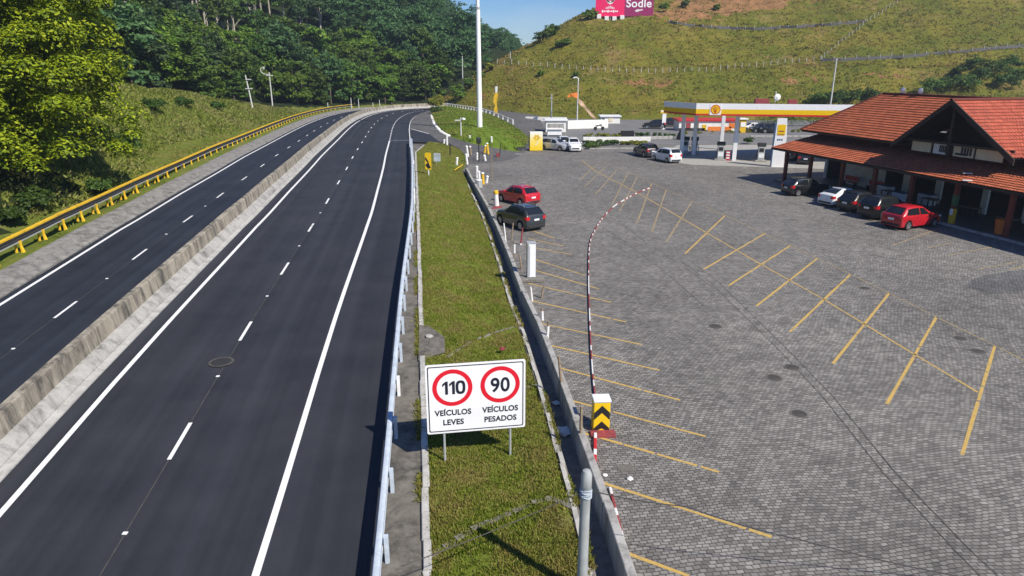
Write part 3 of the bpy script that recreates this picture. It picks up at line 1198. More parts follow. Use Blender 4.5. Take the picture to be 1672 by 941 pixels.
def put_text(mb, body, size, cx, cz, y, offset=0.0, sx=1.0, depth=.003):
    """text on a face that looks to -y, in local coords x right, z up"""
    vs, fs = text_mb(body, size, depth, offset, 'CENTER', sx)
    mb.add([(cx + a, y - c, cz + b) for a, b, c in vs], fs)


def ring_mb(mb, cx, cz, r0, r1, y, n=48, th=.004):
    V = []
    for k in range(n):
        t = 2 * math.pi * k / n
        for r in (r0, r1):
            V.append((cx + r * math.cos(t), y, cz + r * math.sin(t)))
    F = [(2 * k, 2 * k + 1, 2 * ((k + 1) % n) + 1, 2 * ((k + 1) % n)) for k in range(n)]
    mb.add(V, F)


# ---------------------------------------------------------------- speed sign
SG = (-1.005, 17.325)
SG_RZ = math.atan2(.45, 2.77)
sg = thing("speed_sign", "large white speed limit sign reading 110 and 90 in the grass strip", "road sign", (SG[0], SG[1], 0), SG_RZ)
mb = MB()
BW, BH, BZ = 2.80, 2.12, 1.715


def rrect(hw, hh, r, n=6):
    P = []
    for cx_, cz_, a0 in ((hw - r, hh - r, 0), (-hw + r, hh - r, 90), (-hw + r, -hh + r, 180), (hw - r, -hh + r, 270)):
        for k in range(n + 1):
            t = R(a0 + 90 * k / n)
            P.append((cx_ + r * math.cos(t), cz_ + r * math.sin(t)))
    return P


pr = rrect(BW / 2, BH / 2, .06)
mb.prism(pr, [((0, -.012, BZ), (1, 0, 0), (0, 0, 1)), ((0, .012, BZ), (1, 0, 0), (0, 0, 1))])
board = mb.build("board", M['sign_white'], sg)
mb = MB()
o_, i_ = rrect(BW / 2 - .055, BH / 2 - .055, .05), rrect(BW / 2 - .085, BH / 2 - .085, .04)
n_ = len(o_)
mb.add([(a, -.0145, BZ + b) for a, b in o_] + [(a, -.0145, BZ + b) for a, b in i_], [(k, (k + 1) % n_, n_ + (k + 1) % n_, n_ + k) for k in range(n_)])
mb.build("border_line", M['ink'], board)
for sx_, num in ((-.66, "110"), (.68, "90")):
    mb = MB()
    ring_mb(mb, sx_, BZ + .34, .435, .56, -.0145)
    mb.build("speed_ring", M['sign_red'], board)
mb = MB()
def digit_one(mb, cx, z0, h=.40, w=.085, y=-.0175):
    xr_ = cx + w / 2
    mb.add([(xr_ - w, y, z0), (xr_, y, z0), (xr_, y, z0 + h), (xr_ - w * .8, y, z0 + h), (xr_ - w * 2.0, y, z0 + h * .80), (xr_ - w * 2.0, y, z0 + h * .60), (xr_ - w, y, z0 + h * .77)],
           [(0, 1, 2, 6), (2, 3, 6), (3, 4, 5, 6)])


def zero_mb(mb, cx, z0, h=.42, w=.29, s=.085, y=-.0175, n=32):
    V = []
    for k in range(n):
        t_ = 2 * math.pi * k / n
        c_, s_ = math.cos(t_), math.sin(t_)
        p_ = .72
        sg_ = lambda q: math.copysign(abs(q) ** p_, q)
        V.append((cx + w / 2 * sg_(c_), y, z0 + h / 2 + h / 2 * sg_(s_)))
        V.append((cx + (w / 2 - s) * sg_(c_), y, z0 + h / 2 + (h / 2 - s) * sg_(s_)))
    mb.add(V, [(2 * k, 2 * ((k + 1) % n), 2 * ((k + 1) % n) + 1, 2 * k + 1) for k in range(n)])


digit_one(mb, -.825, BZ + .145, .40, .078)
digit_one(mb, -.630, BZ + .145, .40, .078)
zero_mb(mb, -.435, BZ + .138, .414, .27, .076)
mb.build("lettering", M['ink'], board, fix=False)
for txt, sz, x_, z_, of_, sx_ in (("90", .60, .68, .13, .013, .90), ("VE\u00cdCULOS", .235, -.66, -.50, .007, .92), ("LEVES", .235, -.66, -.80, .007, .95), ("VE\u00cdCULOS", .235, .68, -.50, .007, .92), ("PESADOS", .235, .68, -.80, .007, .92)):
    mb = MB()
    put_text(mb, txt, sz, x_, BZ + z_, -.0145, of_, sx_)
    mb.build("lettering", M['ink'], board, fix=False)
for lx, gz in ((-.93, -.55), (.97, -.45)):
    mb = MB()
    mb.tube([(lx, .05, gz), (lx, .05, BZ + BH / 2 - .1)], .035, 10)
    mb.build("post", M['steel_grey'], sg)

# ---------------------------------------------------------------- grey pole with cable in front
pp = (1.50, 12.0)
gp = thing("grey_pole", "grey round topped concrete pole in the foreground with cable wound round its head", "pole", (pp[0], pp[1], -.4))
mb = MB()
mb.tube([(0, 0, 0), (0, 0, 2.1), (0.01, 0, 2.78), (0.01, 0, 2.80), (0.01, 0, 3.08), (.01, 0, 3.17), (.01, 0, 3.20)], [.118, .106, .100, .114, .114, .08, .02], 18)
mb.build("shaft", M['steel_grey'], gp, smooth=True)
mb = MB()
for k in range(7):
    pts = [(.01 + .118 * math.cos(t), .118 * math.sin(t), 2.58 + .026 * k + .018 * math.sin(t * 2 + k * 1.7)) for t in np.linspace(0, 6.1, 18)]
    mb.tube(pts, .012, 5)
mb.build("wire_wrap", M['steel'], gp)


def cable(name, label, pts, r, mat=M['dark'], sag=0.0, n=16):
    mb = MB()
    P = []
    for a, b in zip(pts[:-1], pts[1:]):
        a, b = Vector(a), Vector(b)
        for k in range(n):
            t = k / n
            q = a.lerp(b, t)
            q.z -= sag * 4 * t * (1 - t)
            P.append(q)
    P.append(Vector(pts[-1]))
    mb.tube(P, r, 6)
    return tag(mb.build(name, mat), label, "cable")


hz = 2.25
ya = pp[1]
pL = ray(655, 925)
kL = 10.9 / pL[1]
pR = ray(1590, 955)
kR = 11.9 / pR[1]
cable("steel_cable", "twisted steel cable running down from the grey pole to the guard rail side", [(pp[0] - .1, ya, hz), (kL * pL[0], 10.9, CAM_H + kL * pL[2])], .0095, M['joint'], .05)
pR1 = ray(975, 790); pR2 = ray(1120, 827); pR3 = ray(1300, 880); pR4 = ray(1600, 948)
cable("black_cable", "thin black cable hanging across the car park from the grey pole", [(pp[0] + .1, ya, hz + .05)] + [(r_[0] * k_, r_[1] * k_, CAM_H + r_[2] * k_) for r_, k_ in ((pR2, 12.0 / pR2[1]), (pR3, 12.0 / pR3[1]), (pR4, 12.0 / pR4[1]))], .011, M['dark'], .05)

# ---------------------------------------------------------------- white cabinet and posts along the wall
p = at(866, 461)
cb = thing("service_cabinet", "tall white metal cabinet with a grey side standing by the low wall", "cabinet", (p[0] + .05, p[1] + .25, 0), R(6))
mb = MB()
mb.box((0, 0, .10), (1.3, .75, .20), 0, .05)
mb.build("plinth", M['conc_gutter'], cb)
mb = MB()
mb.box((0, .12, 1.10), (.44, .44, 1.80), 0, .02)
mb.build("cabinet_body", M['steel_grey'], cb)
mb = MB()
mb.box((.02, -.112, 1.10), (.36, .03, 1.74), 0, .01)
dr_ = mb.build("door", M['white_metal'], cb)
mb = MB()
mb.box((-.10, -.135, 1.1), (.03, .02, 1.6))
mb.build("door_seam", M['steel_grey'], dr_)
mb = MB()
mb.box((0, .12, 2.02), (.48, .48, .05), 0, .015)
mb.build("cap", M['steel_grey'], cb)
POSTS = [((893, 562), .95, "white_mid", "leaning post with a white band and dark tip beside the low wall"),
         ((886, 530), .75, "white_mid", "thin brown and white post leaning by the wall, second from the striped kerb"),
         ((869, 492), .7, "white", "short white post directly in front of the white cabinet"),
         ((884, 487), .6, "brown", "dark stub post on the paving right of the white cabinet"),
         ((852, 440), .9, "brown", "brown timber post left of the white cabinet"),
         ((840, 420), .95, "white_mid", "white splashed post leaning behind the white cabinet"),
         ((826, 395), 1.2, "white", "tall white post at the rear bumper side of the dark hatchback"),
         ((835, 392), 1.1, "brown", "brown post paired with a white one near the dark hatchback"),
         ((850, 400), 1.1, "red", "thin red marker post just below the dark hatchback"),
         ((918, 640), 1.3, "brown", "thin rusty stake leaning against the wall above the chevron box"),
         ((948, 725), 1.2, "brown", "rusty stake at the wall left of the chevron box")]
for (px, py), h, kind, lab in POSTS:
    p = at(px, py)
    tlt = random.uniform(-.16, .16)
    t = thing("marker_post", lab, "post", p)
    mb = MB()
    mb.tube([(0, 0, -.05), (tlt * .6, .02, h * .6), (tlt, .03, h)], [.05, .05, .04], 7)
    mb.build("shaft", {'white': M['bag_white'], 'white_mid': M['wood'], 'brown': M['wood'], 'red': M['red_worn']}[kind], t)
    if kind == 'white_mid':
        mb = MB()
        mb.tube([(tlt * .25, .008, h * .25), (tlt * .6, .02, h * .6), (tlt * .8, .025, h * .8)], .062, 7)
        mb.build("white_band", M['bag_white'], t)
    if kind == 'red':
        mb = MB()
        mb.tube([(0, 0, 0), (0, 0, .1)], .07, 7)
        mb.build("base_cap", M['bag_white'], t)
p = at(811, 336)
t = thing("bollard", "fat white bollard with an orange cap beside the red hatchback", "bollard", p)
mb = MB()
mb.tube([(0, 0, -.05), (-.05, 0, .95)], [.2, .17], 12)
mb.build("shaft", M['bag_white'], t)
mb = MB()
mb.lathe([(.19, .95), (.21, 1.02), (.17, 1.18), (.06, 1.25)], (-.05, 0, 0), 12)
mb.build("cap", M['yellow'], t, smooth=True)
p = at(812, 334)
tag(poly_sheet("red_mark", [at(803, 342), at(818, 340), at(822, 336), at(806, 337)], M['red_worn'], .006))

# small rubbish, each its own thing
LIT = [((920, 708), .26, "lump of white plastic lying in the gutter left of the chevron box", "bag_white", -.44),
       ((908, 660), .14, "small white scrap in the gutter below the drain slab", "bag_white", -.44),
       ((1028, 783), .09, "white scrap of plastic right of the grey pole, near the hatch", "bag_white", 0),
       ((988, 777), .08, "crumpled white plastic between grey pole and hatch", "bag_white", 0),
       ((820, 571), .14, "pinkish rag in the grass behind the speed sign", "red_worn", 0),
       ((701, 551), .16, "pale broken slab on the concrete pad in the strip", "conc_light", .12)]
for (px, py), r, lab, mt, z in LIT:
    p = at(px, py, z)
    bm = bmesh.new()
    bmesh.ops.create_icosphere(bm, subdivisions=2, radius=r)
    for v in bm.verts:
        v.co *= random.uniform(.75, 1.15)
        v.co.z *= .5
    me = bpy.data.meshes.new("plastic_scrap")
    bm.to_mesh(me)
    bm.free()
    me.materials.append(M[mt])
    o = bpy.data.objects.new("plastic_scrap" if mt == 'bag_white' else ("rag" if mt == 'red_worn' else "slab_fragment"), me)
    col.objects.link(o)
    o.location = (p[0], p[1], p[2] + r * .3)
    o.rotation_euler = (0, 0, random.uniform(0, 3))
    tag(o, lab, "litter" if mt != 'conc_light' else "stone")

# ================================================================== CARS
def lerp_tab(tab, x): return float(np.interp(x, [a for a, _ in tab], [b for _, b in tab]))


CAR = {
    'hatch': dict(L=4.05, W=1.70, wr=.295, wx=(.70, 3.20),
        top=[(0, .52), (.02, .62), (.05, .92), (.12, 1.0), (.40, 1.26), (.62, 1.43), (1.05, 1.495), (1.7, 1.50), (2.15, 1.43), (2.85, 1.02), (3.0, .97), (3.5, .90), (3.85, .78), (4.0, .66), (4.05, .52)],
        belt=[(0, .50), (.05, .86), (.12, .94), (.4, .97), (2.0, .93), (2.85, .92), (3.5, .85), (3.85, .74), (4.05, .50)],
        side=(.42, .66, 2.70, 2.12), bpil=1.66, ws=(2.16, 2.80), rw=(.15, .58)),
    'suv': dict(L=4.2, W=1.78, wr=.34, wx=(.78, 3.35),
        top=[(0, .60), (.02, .70), (.05, 1.05), (.10, 1.14), (.34, 1.44), (.52, 1.60), (1.0, 1.66), (1.8, 1.66), (2.25, 1.58), (2.92, 1.16), (3.05, 1.11), (3.6, 1.04), (4.0, .92), (4.15, .76), (4.2, .6)],
        belt=[(0, .56), (.05, 1.0), (.12, 1.08), (.4, 1.10), (2.0, 1.06), (2.92, 1.05), (3.6, .98), (4.0, .86), (4.2, .58)],
        side=(.40, .60, 2.78, 2.22), bpil=1.72, ws=(2.28, 2.86), rw=(.13, .48)),
    'sedan': dict(L=4.3, W=1.72, wr=.30, wx=(.85, 3.40),
        top=[(0, .55), (.02, .66), (.05, .90), (.10, 1.0), (.45, 1.05), (.95, 1.30), (1.35, 1.44), (1.9, 1.46), (2.35, 1.40), (3.0, 1.02), (3.15, .97), (3.75, .89), (4.1, .78), (4.25, .66), (4.3, .52)],
        belt=[(0, .50), (.05, .84), (.12, .95), (.4, .98), (2.0, .94), (3.0, .92), (3.75, .85), (4.1, .73), (4.3, .50)],
        side=(.95, 1.40, 2.85, 2.32), bpil=1.9, ws=(2.38, 2.96), rw=(.52, 1.22)),
    'van': dict(L=4.25, W=1.72, wr=.30, wx=(.75, 3.35),
        top=[(0, .58), (.02, .68), (.05, 1.02), (.10, 1.10), (.26, 1.44), (.42, 1.58), (1.0, 1.63), (2.0, 1.62), (2.6, 1.50), (3.3, 1.05), (3.45, 1.0), (3.8, .92), (4.05, .80), (4.2, .66), (4.25, .52)],
        belt=[(0, .52), (.05, .98), (.12, 1.04), (.4, 1.05), (2.0, 1.0), (3.3, .95), (3.8, .86), (4.05, .74), (4.25, .50)],
        side=(.36, .54, 3.05, 2.5), bpil=1.95, ws=(2.66, 3.22), rw=(.13, .40)),
}


def car(kind, paint, label, loc, heading, cat="car", rails=False, lamp_on=False, name=None, group=None, scale=1.0, rear_h=None):
    K = CAR[kind]
    L, W, wr = K['L'], K['W'], K['wr']
    wzc = wr + .0
    root = thing(name or {'hatch': 'hatchback_car', 'suv': 'crossover_car', 'sedan': 'saloon_car', 'van': 'minivan'}[kind], label, cat,
                 (loc[0], loc[1], loc[2] if len(loc) > 2 else 0.0), heading, group)
    root.scale = (scale, scale, scale)
    X0 = L / 2
    hw = [(0, .80), (.03, .88), (.10, .95), (.3, .99), (.8, 1.0), (L - 1.1, 1.0), (L - .5, .95), (L - .2, .86), (L - .05, .72), (L, .60)]
    roof0 = K['side'][1]
    tw = [(0, .74), (.10, .84), (K['rw'][0], .82), (roof0, .70), (L * .4, .71), (K['ws'][0], .70), (K['ws'][1] + .05, .80), (L - .6, .80), (L - .15, .66), (L, .52)]

    def sec(x):
        zt, zb_ = lerp_tab(K['top'], x), lerp_tab(K['belt'], x)
        zbot = .22 + (.14 if x < .05 or x > L - .05 else 0)
        for wxc in K['wx']:
            dx = x - wxc
            if abs(dx) < wr + .07:
                zbot = max(zbot, wzc + math.sqrt(max(0, (wr + .07) ** 2 - dx * dx)))
        wb = W / 2 * lerp_tab(hw, x)
        wt = W / 2 * lerp_tab(tw, x)
        gh = max(0.0, zt - zb_)
        zm = zbot + (zb_ - zbot) * .5
        return [(0, zbot), (wb * .80, zbot), (wb * .955, zbot + .015), (wb * .985, zbot + (zb_ - zbot) * .25), (wb, zm), (wb * .985, zbot + (zb_ - zbot) * .78), (wb * .95, zb_),
                (wb * .95 + (wt - wb * .95) * .52 + .012, zb_ + gh * .5), (wt, zb_ + gh * .88), (wt * .88, zb_ + gh * .985), (wt * .45, zt + .012), (0, zt + .018)]

    xs = sorted(set([0, .02, .05, .085, .12] + list(np.round(np.arange(.16, L - .12, .075), 3)) + [L - .12, L - .08, L - .04, L - .015, L]))
    V, F = [], []
    n = 12
    ring = 2 * n - 2
    for x in xs:
        S = sec(x)
        row = [(y, z) for y, z in S] + [(-y, z) for y, z in S[-2:0:-1]]
        V += [(x - X0, y, z) for y, z in row]
    for i in range(len(xs) - 1):
        for k in range(ring):
            k2 = (k + 1) % ring
            F.append((i * ring + k, i * ring + k2, (i + 1) * ring + k2, (i + 1) * ring + k))
    F.append(tuple(range(ring)))
    F.append(tuple((len(xs) - 1) * ring + k for k in range(ring)))
    mb = MB()
    mb.add(V, F)
    mb.build("body", paint, root, smooth=True, angle=42)

    def side_pt(x, f, sgn, d=.009):
        S = sec(x)
        A, B, C = S[6], S[7], S[8]
        if f < .52: t = f / .52; p = (A[0] + (B[0] - A[0]) * t, A[1] + (B[1] - A[1]) * t)
        else: t = (f - .52) / .48; p = (B[0] + (C[0] - B[0]) * t, B[1] + (C[1] - B[1]) * t)
        return (x - X0, sgn * (p[0] + d), p[1] + d * .3)

    def patch(name, fn, nu, nv, mat):
        mb = MB()
        mb.add([fn(i / nu, j / nv) for j in range(nv + 1) for i in range(nu + 1)], [(j * (nu + 1) + i, j * (nu + 1) + i + 1, (j + 1) * (nu + 1) + i + 1, (j + 1) * (nu + 1) + i) for j in range(nv) for i in range(nu)])
        return mb.build(name, mat, root, smooth=True)

    xb0, xt0, xb1, xt1 = K['side']
    bp = K['bpil']
    for sgn in (1, -1):
        def rearw(u, v, s=sgn):
            f = .06 + .86 * v
            xa = xb0 + (xt0 - xb0) * f
            return side_pt(xa + (bp - .04 - xa) * u, f, s)

        def frontw(u, v, s=sgn):
            f = .06 + .86 * v
            xe = xb1 + (xt1 - xb1) * f
            return side_pt(bp + .04 + (xe - bp - .04) * u, f, s)
        patch("side_window", rearw, 6, 4, M['glass'])
        patch("side_window", frontw, 6, 4, M['glass'])

    def topz(x): return lerp_tab(K['top'], x)

    def ws(u, v):
        x = K['ws'][0] + (K['ws'][1] - K['ws'][0]) * v
        w = W / 2 * lerp_tab(tw, x) * .86
        y = w * (2 * u - 1)
        return (x - X0 + .006, y, topz(x) + .03 - .018 * abs(2 * u - 1))
    patch("windscreen", ws, 6, 4, M['glass'])

    def rw(u, v):
        x = K['rw'][0] + (K['rw'][1] - K['rw'][0]) * v
        w = W / 2 * lerp_tab(tw, x) * .87
        y = w * (2 * u - 1)
        return (x - X0 - .012, y, topz(x) + .03 - .018 * abs(2 * u - 1))
    patch("rear_window", rw, 6, 4, M['glass'])

    # wheels
    for wxc in K['wx']:
        for sgn in (1, -1):
            yo = sgn * (W / 2 - .115)
            mb = MB()
            mb.lathe([(wr * .62, -.10), (wr * .93, -.10), (wr, -.07), (wr, .07), (wr * .93, .10), (wr * .62, .10)], (wxc - X0, yo, wzc), 22, 'y')
            w_ = mb.build("wheel", M['rubber'], root, smooth=True)
            mb = MB()
            ysd = yo + sgn * .085
            mb.lathe([(wr * .64, -.02), (wr * .64, .02), (wr * .54, .02), (wr * .54, -.005), (.03, -.005)] if sgn > 0 else [(wr * .64, .02), (wr * .64, -.02), (wr * .54, -.02), (wr * .54, .005), (.03, .005)], (wxc - X0, ysd, wzc), 22, 'y')
            for k in range(5):
                a = 2 * math.pi * k / 5 + .3
                dx, dz = math.cos(a), math.sin(a)
                px_, pz_ = -dz, dx
                yy = ysd + sgn * .018
                q = [(wxc - X0 + dx * r_ + px_ * w2, yy, wzc + dz * r_ + pz_ * w2) for r_, w2 in ((.02, .035), (wr * .6, .05), (wr * .6, -.05), (.02, -.035))]
                mb.add(q, [(0, 1, 2, 3)])
            mb.m[0:0] = []
            mb.build("rim", M['rim'], w_)
    # tail lights wrap the rear corners, sampled from the body
    zl, zh = lerp_tab(K['belt'], .12) - .24, lerp_tab(K['belt'], .12) - .01
    if kind == 'van': zl -= .06

    def corner(sgn, u, v):
        z = zl + (zh - zl) * v
        if u < .5:
            x = .05 + .02 * (1 - 2 * u) - .035
            w = W / 2 * lerp_tab(hw, .05)
            return (x - X0 - .012, sgn * (w * (.70 + .28 * 2 * u)), z)
        x = .03 + (u - .5) * 2 * .26
        w = W / 2 * lerp_tab(hw, x) * .99
        return (x - X0, sgn * (w + .012), z + (u - .5) * .04)
    for sgn in (1, -1):
        patch("tail_light", lambda u, v, s=sgn: corner(s, u, v), 8, 2, M['tail'])
        mb = MB()
        hzz = lerp_tab(K['belt'], L - .35) - .06
        mb.box((L - .20 - X0, sgn * W * .335, hzz - .03), (.32, .30, .13), sgn * -.5, .04)
        mb.build("headlight", M['chrome_lamp'], root, smooth=True)
        mb = MB()
        xm = K['side'][2] - .12
        mb.box((xm - X0, sgn * (W / 2 + .09), lerp_tab(K['belt'], xm) + .07), (.12, .20, .13), 0, .035)
        mb.build("side_mirror", paint, root, smooth=True)
        mb = MB()
        for xg in (bp, K['side'][2] - .02, K['wx'][0] + wr + .14):
            A_, B_ = sec(xg - .007), sec(xg + .007)
            lo_k = 3 if xg != K['wx'][0] + wr + .14 else 3
            P = []
            for S, xx in ((A_, xg - .007), (B_, xg + .007)):
                P += [(xx - X0, sgn * (S[q][0] + .006), S[q][1]) for q in (3, 4, 5, 6)]
            mb.add(P, [(q, q + 1, q + 5, q + 4) for q in range(3)])
        mb.build("door_gap", M['trim'], root, fix=False)
        mb = MB()
        for xh in (bp - .25, bp + .72):
            mb.box((xh - X0, sgn * (W / 2 * .995 + .005), lerp_tab(K['belt'], xh) - .13), (.16, .03, .03))
        mb.build("door_handle", paint if kind != 'hatch' else M['trim'], root)
    mb = MB()
    mb.box((-X0 - .02, 0, lerp_tab(K['belt'], .1) - .22), (.03, .42, .13), 0, .006)
    mb.build("number_plate", M['plate'], root)
    mb = MB()
    mb.box((-X0 + .03, 0, .36), (.10, W * .74, .15), 0, .03)
    mb.build("rear_bumper_trim", M['trim'], root)
    mb = MB()
    mb.box((L - .02 - X0, 0, .50), (.06, W * .55, .16), 0, .02)
    mb.build("grille", M['trim'], root)
    mb = MB()
    mb.box((roof0 - X0 - .02, 0, topz(roof0) + .005), (.22, W * .62, .035), 0, .015)
    mb.build("roof_spoiler", paint, root)
    if rails:
        for sgn in (1, -1):
            mb = MB()
            z = topz(1.3) + .06
            mb.tube([(.7 - X0, sgn * W * .30, z - .08), (.8 - X0, sgn * W * .30, z), (2.0 - X0, sgn * W * .30, z), (2.15 - X0, sgn * W * .30, z - .1)], .02, 6)
            mb.build("roof_rail", M['steel_grey'], root)
    return root


def car_rear(kind, paint, label, px, py, hd, **kw):
    """place by the photo pixel under the middle of the rear bumper"""
    p = at(px, py)
    L = CAR[kind]['L'] * kw.get('scale', 1.0)
    h = R(hd)
    return car(kind, paint, label, (p[0] + math.cos(h) * L / 2, p[1] + math.sin(h) * L / 2, 0), h, **kw)


RG = "cars parked under the veranda edge"
car_rear('hatch', P_RED, "bright red hatchback parked with its nose under the veranda roof, nearest of its row", 1452, 374, 24, group=RG, scale=1.04)
car_rear('suv', P_BLACK, "black estate like car with a long roof parked directly beside the red hatchback", 1412, 358, 24, group=RG)
car_rear('hatch', P_BLACK, "black hatchback parked between the silver white car and another black car", 1377, 346, 24, group=RG)
car_rear('sedan', P_WHITE, "silver white saloon car parked nose to the veranda", 1345, 337, 24, group=RG, scale=.95)
car_rear('hatch', P_BLACK, "black hatchback standing apart at the far corner post of the veranda", 1282, 319, 14, group=RG)
car_rear('suv', P_GREY, "charcoal hatchback with roof rails parked against the low wall", 876, 378, 124, rails=True, scale=.97)
car_rear('hatch', P_RED, "red hatchback parked against the low wall beyond a charcoal car", 871, 337, 128, rails=True, scale=1.0)
car_rear('van', P_WHITE, "white minivan with red tail lights waiting beside the fuel canopy", 1104, 267, 112, cat="minivan")
car_rear('suv', P_DKBLUE, "dark plum crossover half hidden behind the white minivan", 1066, 258.5, 106)
p = at(938, 249)
car('suv', P_WHITE, "white crossover facing the camera by the planted island", (p[0], p[1] + 2.0, 0), R(-86))
p = at(907, 247)
car('van', P_SILVER, "silver van parked side on between the yellow totem and two white cars", (p[0], p[1] + 1.2, 0), R(-35), cat="minivan")
p = at(921, 245)
car('hatch', P_WHITE, "white hatchback squeezed between the silver van and the white crossover", (p[0] + .2, p[1] + 3.0, 0), R(-82))

# ================================================================== TERRAIN AND HILLS
def smin(a, b, k=3.0):
    h = np.clip(.5 + .5 * (b - a) / k, 0, 1)
    return b + (a - b) * h - k * h * (1 - h)


def road_dist(X, Y):
    sh = np.shape(X)
    x, y = np.ravel(X).astype(float), np.ravel(Y).astype(float)
    P = RC[::3]
    out = np.empty(len(x))
    for i in range(0, len(x), 20000):
        d = (x[i:i + 20000, None] - P[None, :, 0]) ** 2 + (y[i:i + 20000, None] - P[None, :, 1]) ** 2
        k = d.argmin(1)
        n = RN[::3][k]
        sg = (x[i:i + 20000] - P[k, 0]) * n[:, 0] + (y[i:i + 20000] - P[k, 1]) * n[:, 1]
        out[i:i + 20000] = np.sqrt(d[np.arange(len(k)), k]) * np.where(sg > 0, -1, 1)
    return out.reshape(sh)


def left_h(X, Y):
    X, Y = np.asarray(X, float), np.asarray(Y, float)
    e = road_dist(X, Y) - 10.4
    A = np.interp(Y, [0, 20, 45, 60, 70, 90, 100, 115, 130, 150, 180], [1.2, 1.6, 3.0, 5.6, 6.8, 6.2, 5.4, 4.2, 2.8, 1.2, .6])
    g0 = np.interp(Y, [0, 60, 75, 110, 130], [2.0, 2.5, 6.0, 3.0, 2.0])
    t = np.clip((e - g0) / 11.0, 0, 1)
    z = zr(Y) + .30 + np.clip(e, 0, 6) * .10 + A * (t * t * (3 - 2 * t))
    z = z - .55 * np.exp(-((e - g0 + .3) / .8) ** 2) * (Y < 118)          # the eroded gully
    st = np.interp(Y, [60, 100, 170, 190], [26, 24, 14, 11])
    hill = .50 * np.clip(e - st, 0, None)
    lim = np.interp(X, [-400, -120, -70, -31, -18, 0, 8, 20, 45], [150, 92, 60, 27, 17, 13, 4, 0, 0])
    z = z + smin(hill, np.maximum(lim, 0.0), 6.0) * (hill > 0)
    z = z + (vnoise(X, Y, 6, 1) - .5) * .9 * np.clip(e / 8, 0, 1) + (vnoise(X, Y, 1.8, 2) - .5) * .35 * np.clip(e / 5, 0, 1) * (e < 30)
    return np.where(e < -.15, np.where(e < -2.5, -2.25, zr(Y) - 1.0), z)


def base_y(x): return np.interp(x, [-30, -20, -8, 2, 20, 60, 120, 200, 300], [196, 184, 170, 160, 152, 150, 140, 128, 118])


def hill_h(X, Y):
    X, Y = np.asarray(X, float), np.asarray(Y, float)
    q = Y - base_y(X)
    z = np.interp(q, [-20, -4, 0, 3, 25, 28.5, 60, 64, 110, 200], [-1.5, -1.2, .2, 1.5, 11.0, 11.4, 25.4, 26.2, 47, 82])
    side = np.interp(X, [-40, -22, -14.4, -5.9, 7.7, 22.8, 40, 80, 200, 300], [-3, .4, 4.2, 11.3, 18.3, 26.8, 34, 56, 100, 120])
    z = smin(z, side, 2.0)
    z = z - .4 * np.clip(Y - 250 - np.clip(X, 0, 100), 0, None)
    amp = np.clip(q / 6, 0, 1)
    z = z + ((vnoise(X, Y, 9, 4) - .5) * 1.3 + (vnoise(X, Y, 2.6, 5) - .5) * .55 + (vnoise(X, Y, 1.1, 6) - .5) * .25) * amp
    # erosion gullies running down the face
    z = z - .55 * np.clip(vnoise(X, Y * .22, 3.2, 8) - .62, 0, 1) * 3 * amp
    return z


def f_left(x, y): return float(left_h(np.array([x]), np.array([y]))[0])
def f_hill(x, y): return float(hill_h(np.array([x]), np.array([y]))[0])


xs = np.concatenate([np.arange(-330, -110, 5.0), np.arange(-110, 46, 1.1)])
ys = np.concatenate([np.arange(-12, 190, 1.1), np.arange(190, 470, 4.0)])
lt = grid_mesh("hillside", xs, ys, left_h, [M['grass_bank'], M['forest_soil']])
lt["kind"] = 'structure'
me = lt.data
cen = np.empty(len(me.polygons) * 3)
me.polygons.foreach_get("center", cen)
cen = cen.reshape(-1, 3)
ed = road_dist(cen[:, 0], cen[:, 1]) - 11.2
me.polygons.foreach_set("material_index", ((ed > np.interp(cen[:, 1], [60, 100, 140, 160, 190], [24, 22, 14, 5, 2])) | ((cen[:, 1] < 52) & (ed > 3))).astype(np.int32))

xs = np.concatenate([np.arange(-34, 110, .8), np.arange(110, 300, 2.0)])
ys = np.concatenate([np.arange(112, 262, .8), np.arange(262, 420, 4.0)])
gh = grid_mesh("grassy_hill", xs, ys, hill_h, [M['grass_hill'], M['orange_earth']])
gh["kind"] = 'structure'
me = gh.data
cen = np.empty(len(me.polygons) * 3)
me.polygons.foreach_get("center", cen)
cen = cen.reshape(-1, 3)
hb_ = CAM_H - cen[:, 2]
dd_ = cen[:, 1] * CT + hb_ * ST
sx_p, sy_p = CX + FPX * cen[:, 0] / dd_, CY + FPX * (hb_ * CT - cen[:, 1] * ST) / dd_
up_ = np.interp(sx_p, [1060, 1085, 1130, 1200, 1330, 1400], [28, 12, -6, -22, -40, -40])
lo_ = np.interp(sx_p, [1060, 1090, 1140, 1200, 1280, 1360], [36, 37, 33, 26, 10, -8])
nz_ = (vnoise(cen[:, 0], cen[:, 1], 3.0, 31) * .6 + vnoise(cen[:, 0], cen[:, 1], 1.1, 32) * .4 - .5)
ins = np.minimum(sy_p - up_, lo_ - sy_p) + nz_ * 26
scar = (ins > 1.5) & (sx_p > 1060) & (sx_p < 1370) & (cen[:, 1] > 175)
low_ = (np.exp(-((sx_p - 1060) / 90) ** 2 - ((sy_p - 136) / 7) ** 2) + np.exp(-((sx_p - 1310) / 40) ** 2 - ((sy_p - 130) / 14) ** 2) + np.exp(-((sx_p - 790) / 14) ** 2 - ((sy_p - 165) / 16) ** 2) + np.exp(-((sx_p - 1450) / 70) ** 2 - ((sy_p - 125) / 10) ** 2) * .8) + nz_ * 1.6
scar |= low_ > .86
me.polygons.foreach_set("material_index", scar.astype(np.int32))

# island with the tall mast, apron and slip road
def island_z(X, Y):
    return np.interp(X - .12 * (np.asarray(Y) - 100), [-14, -9, -3, 2, 6], [1.12, 1.05, .75, .10, .0]) * np.interp(Y, [74, 80, 88, 96], [.0, .12, .75, 1.0])


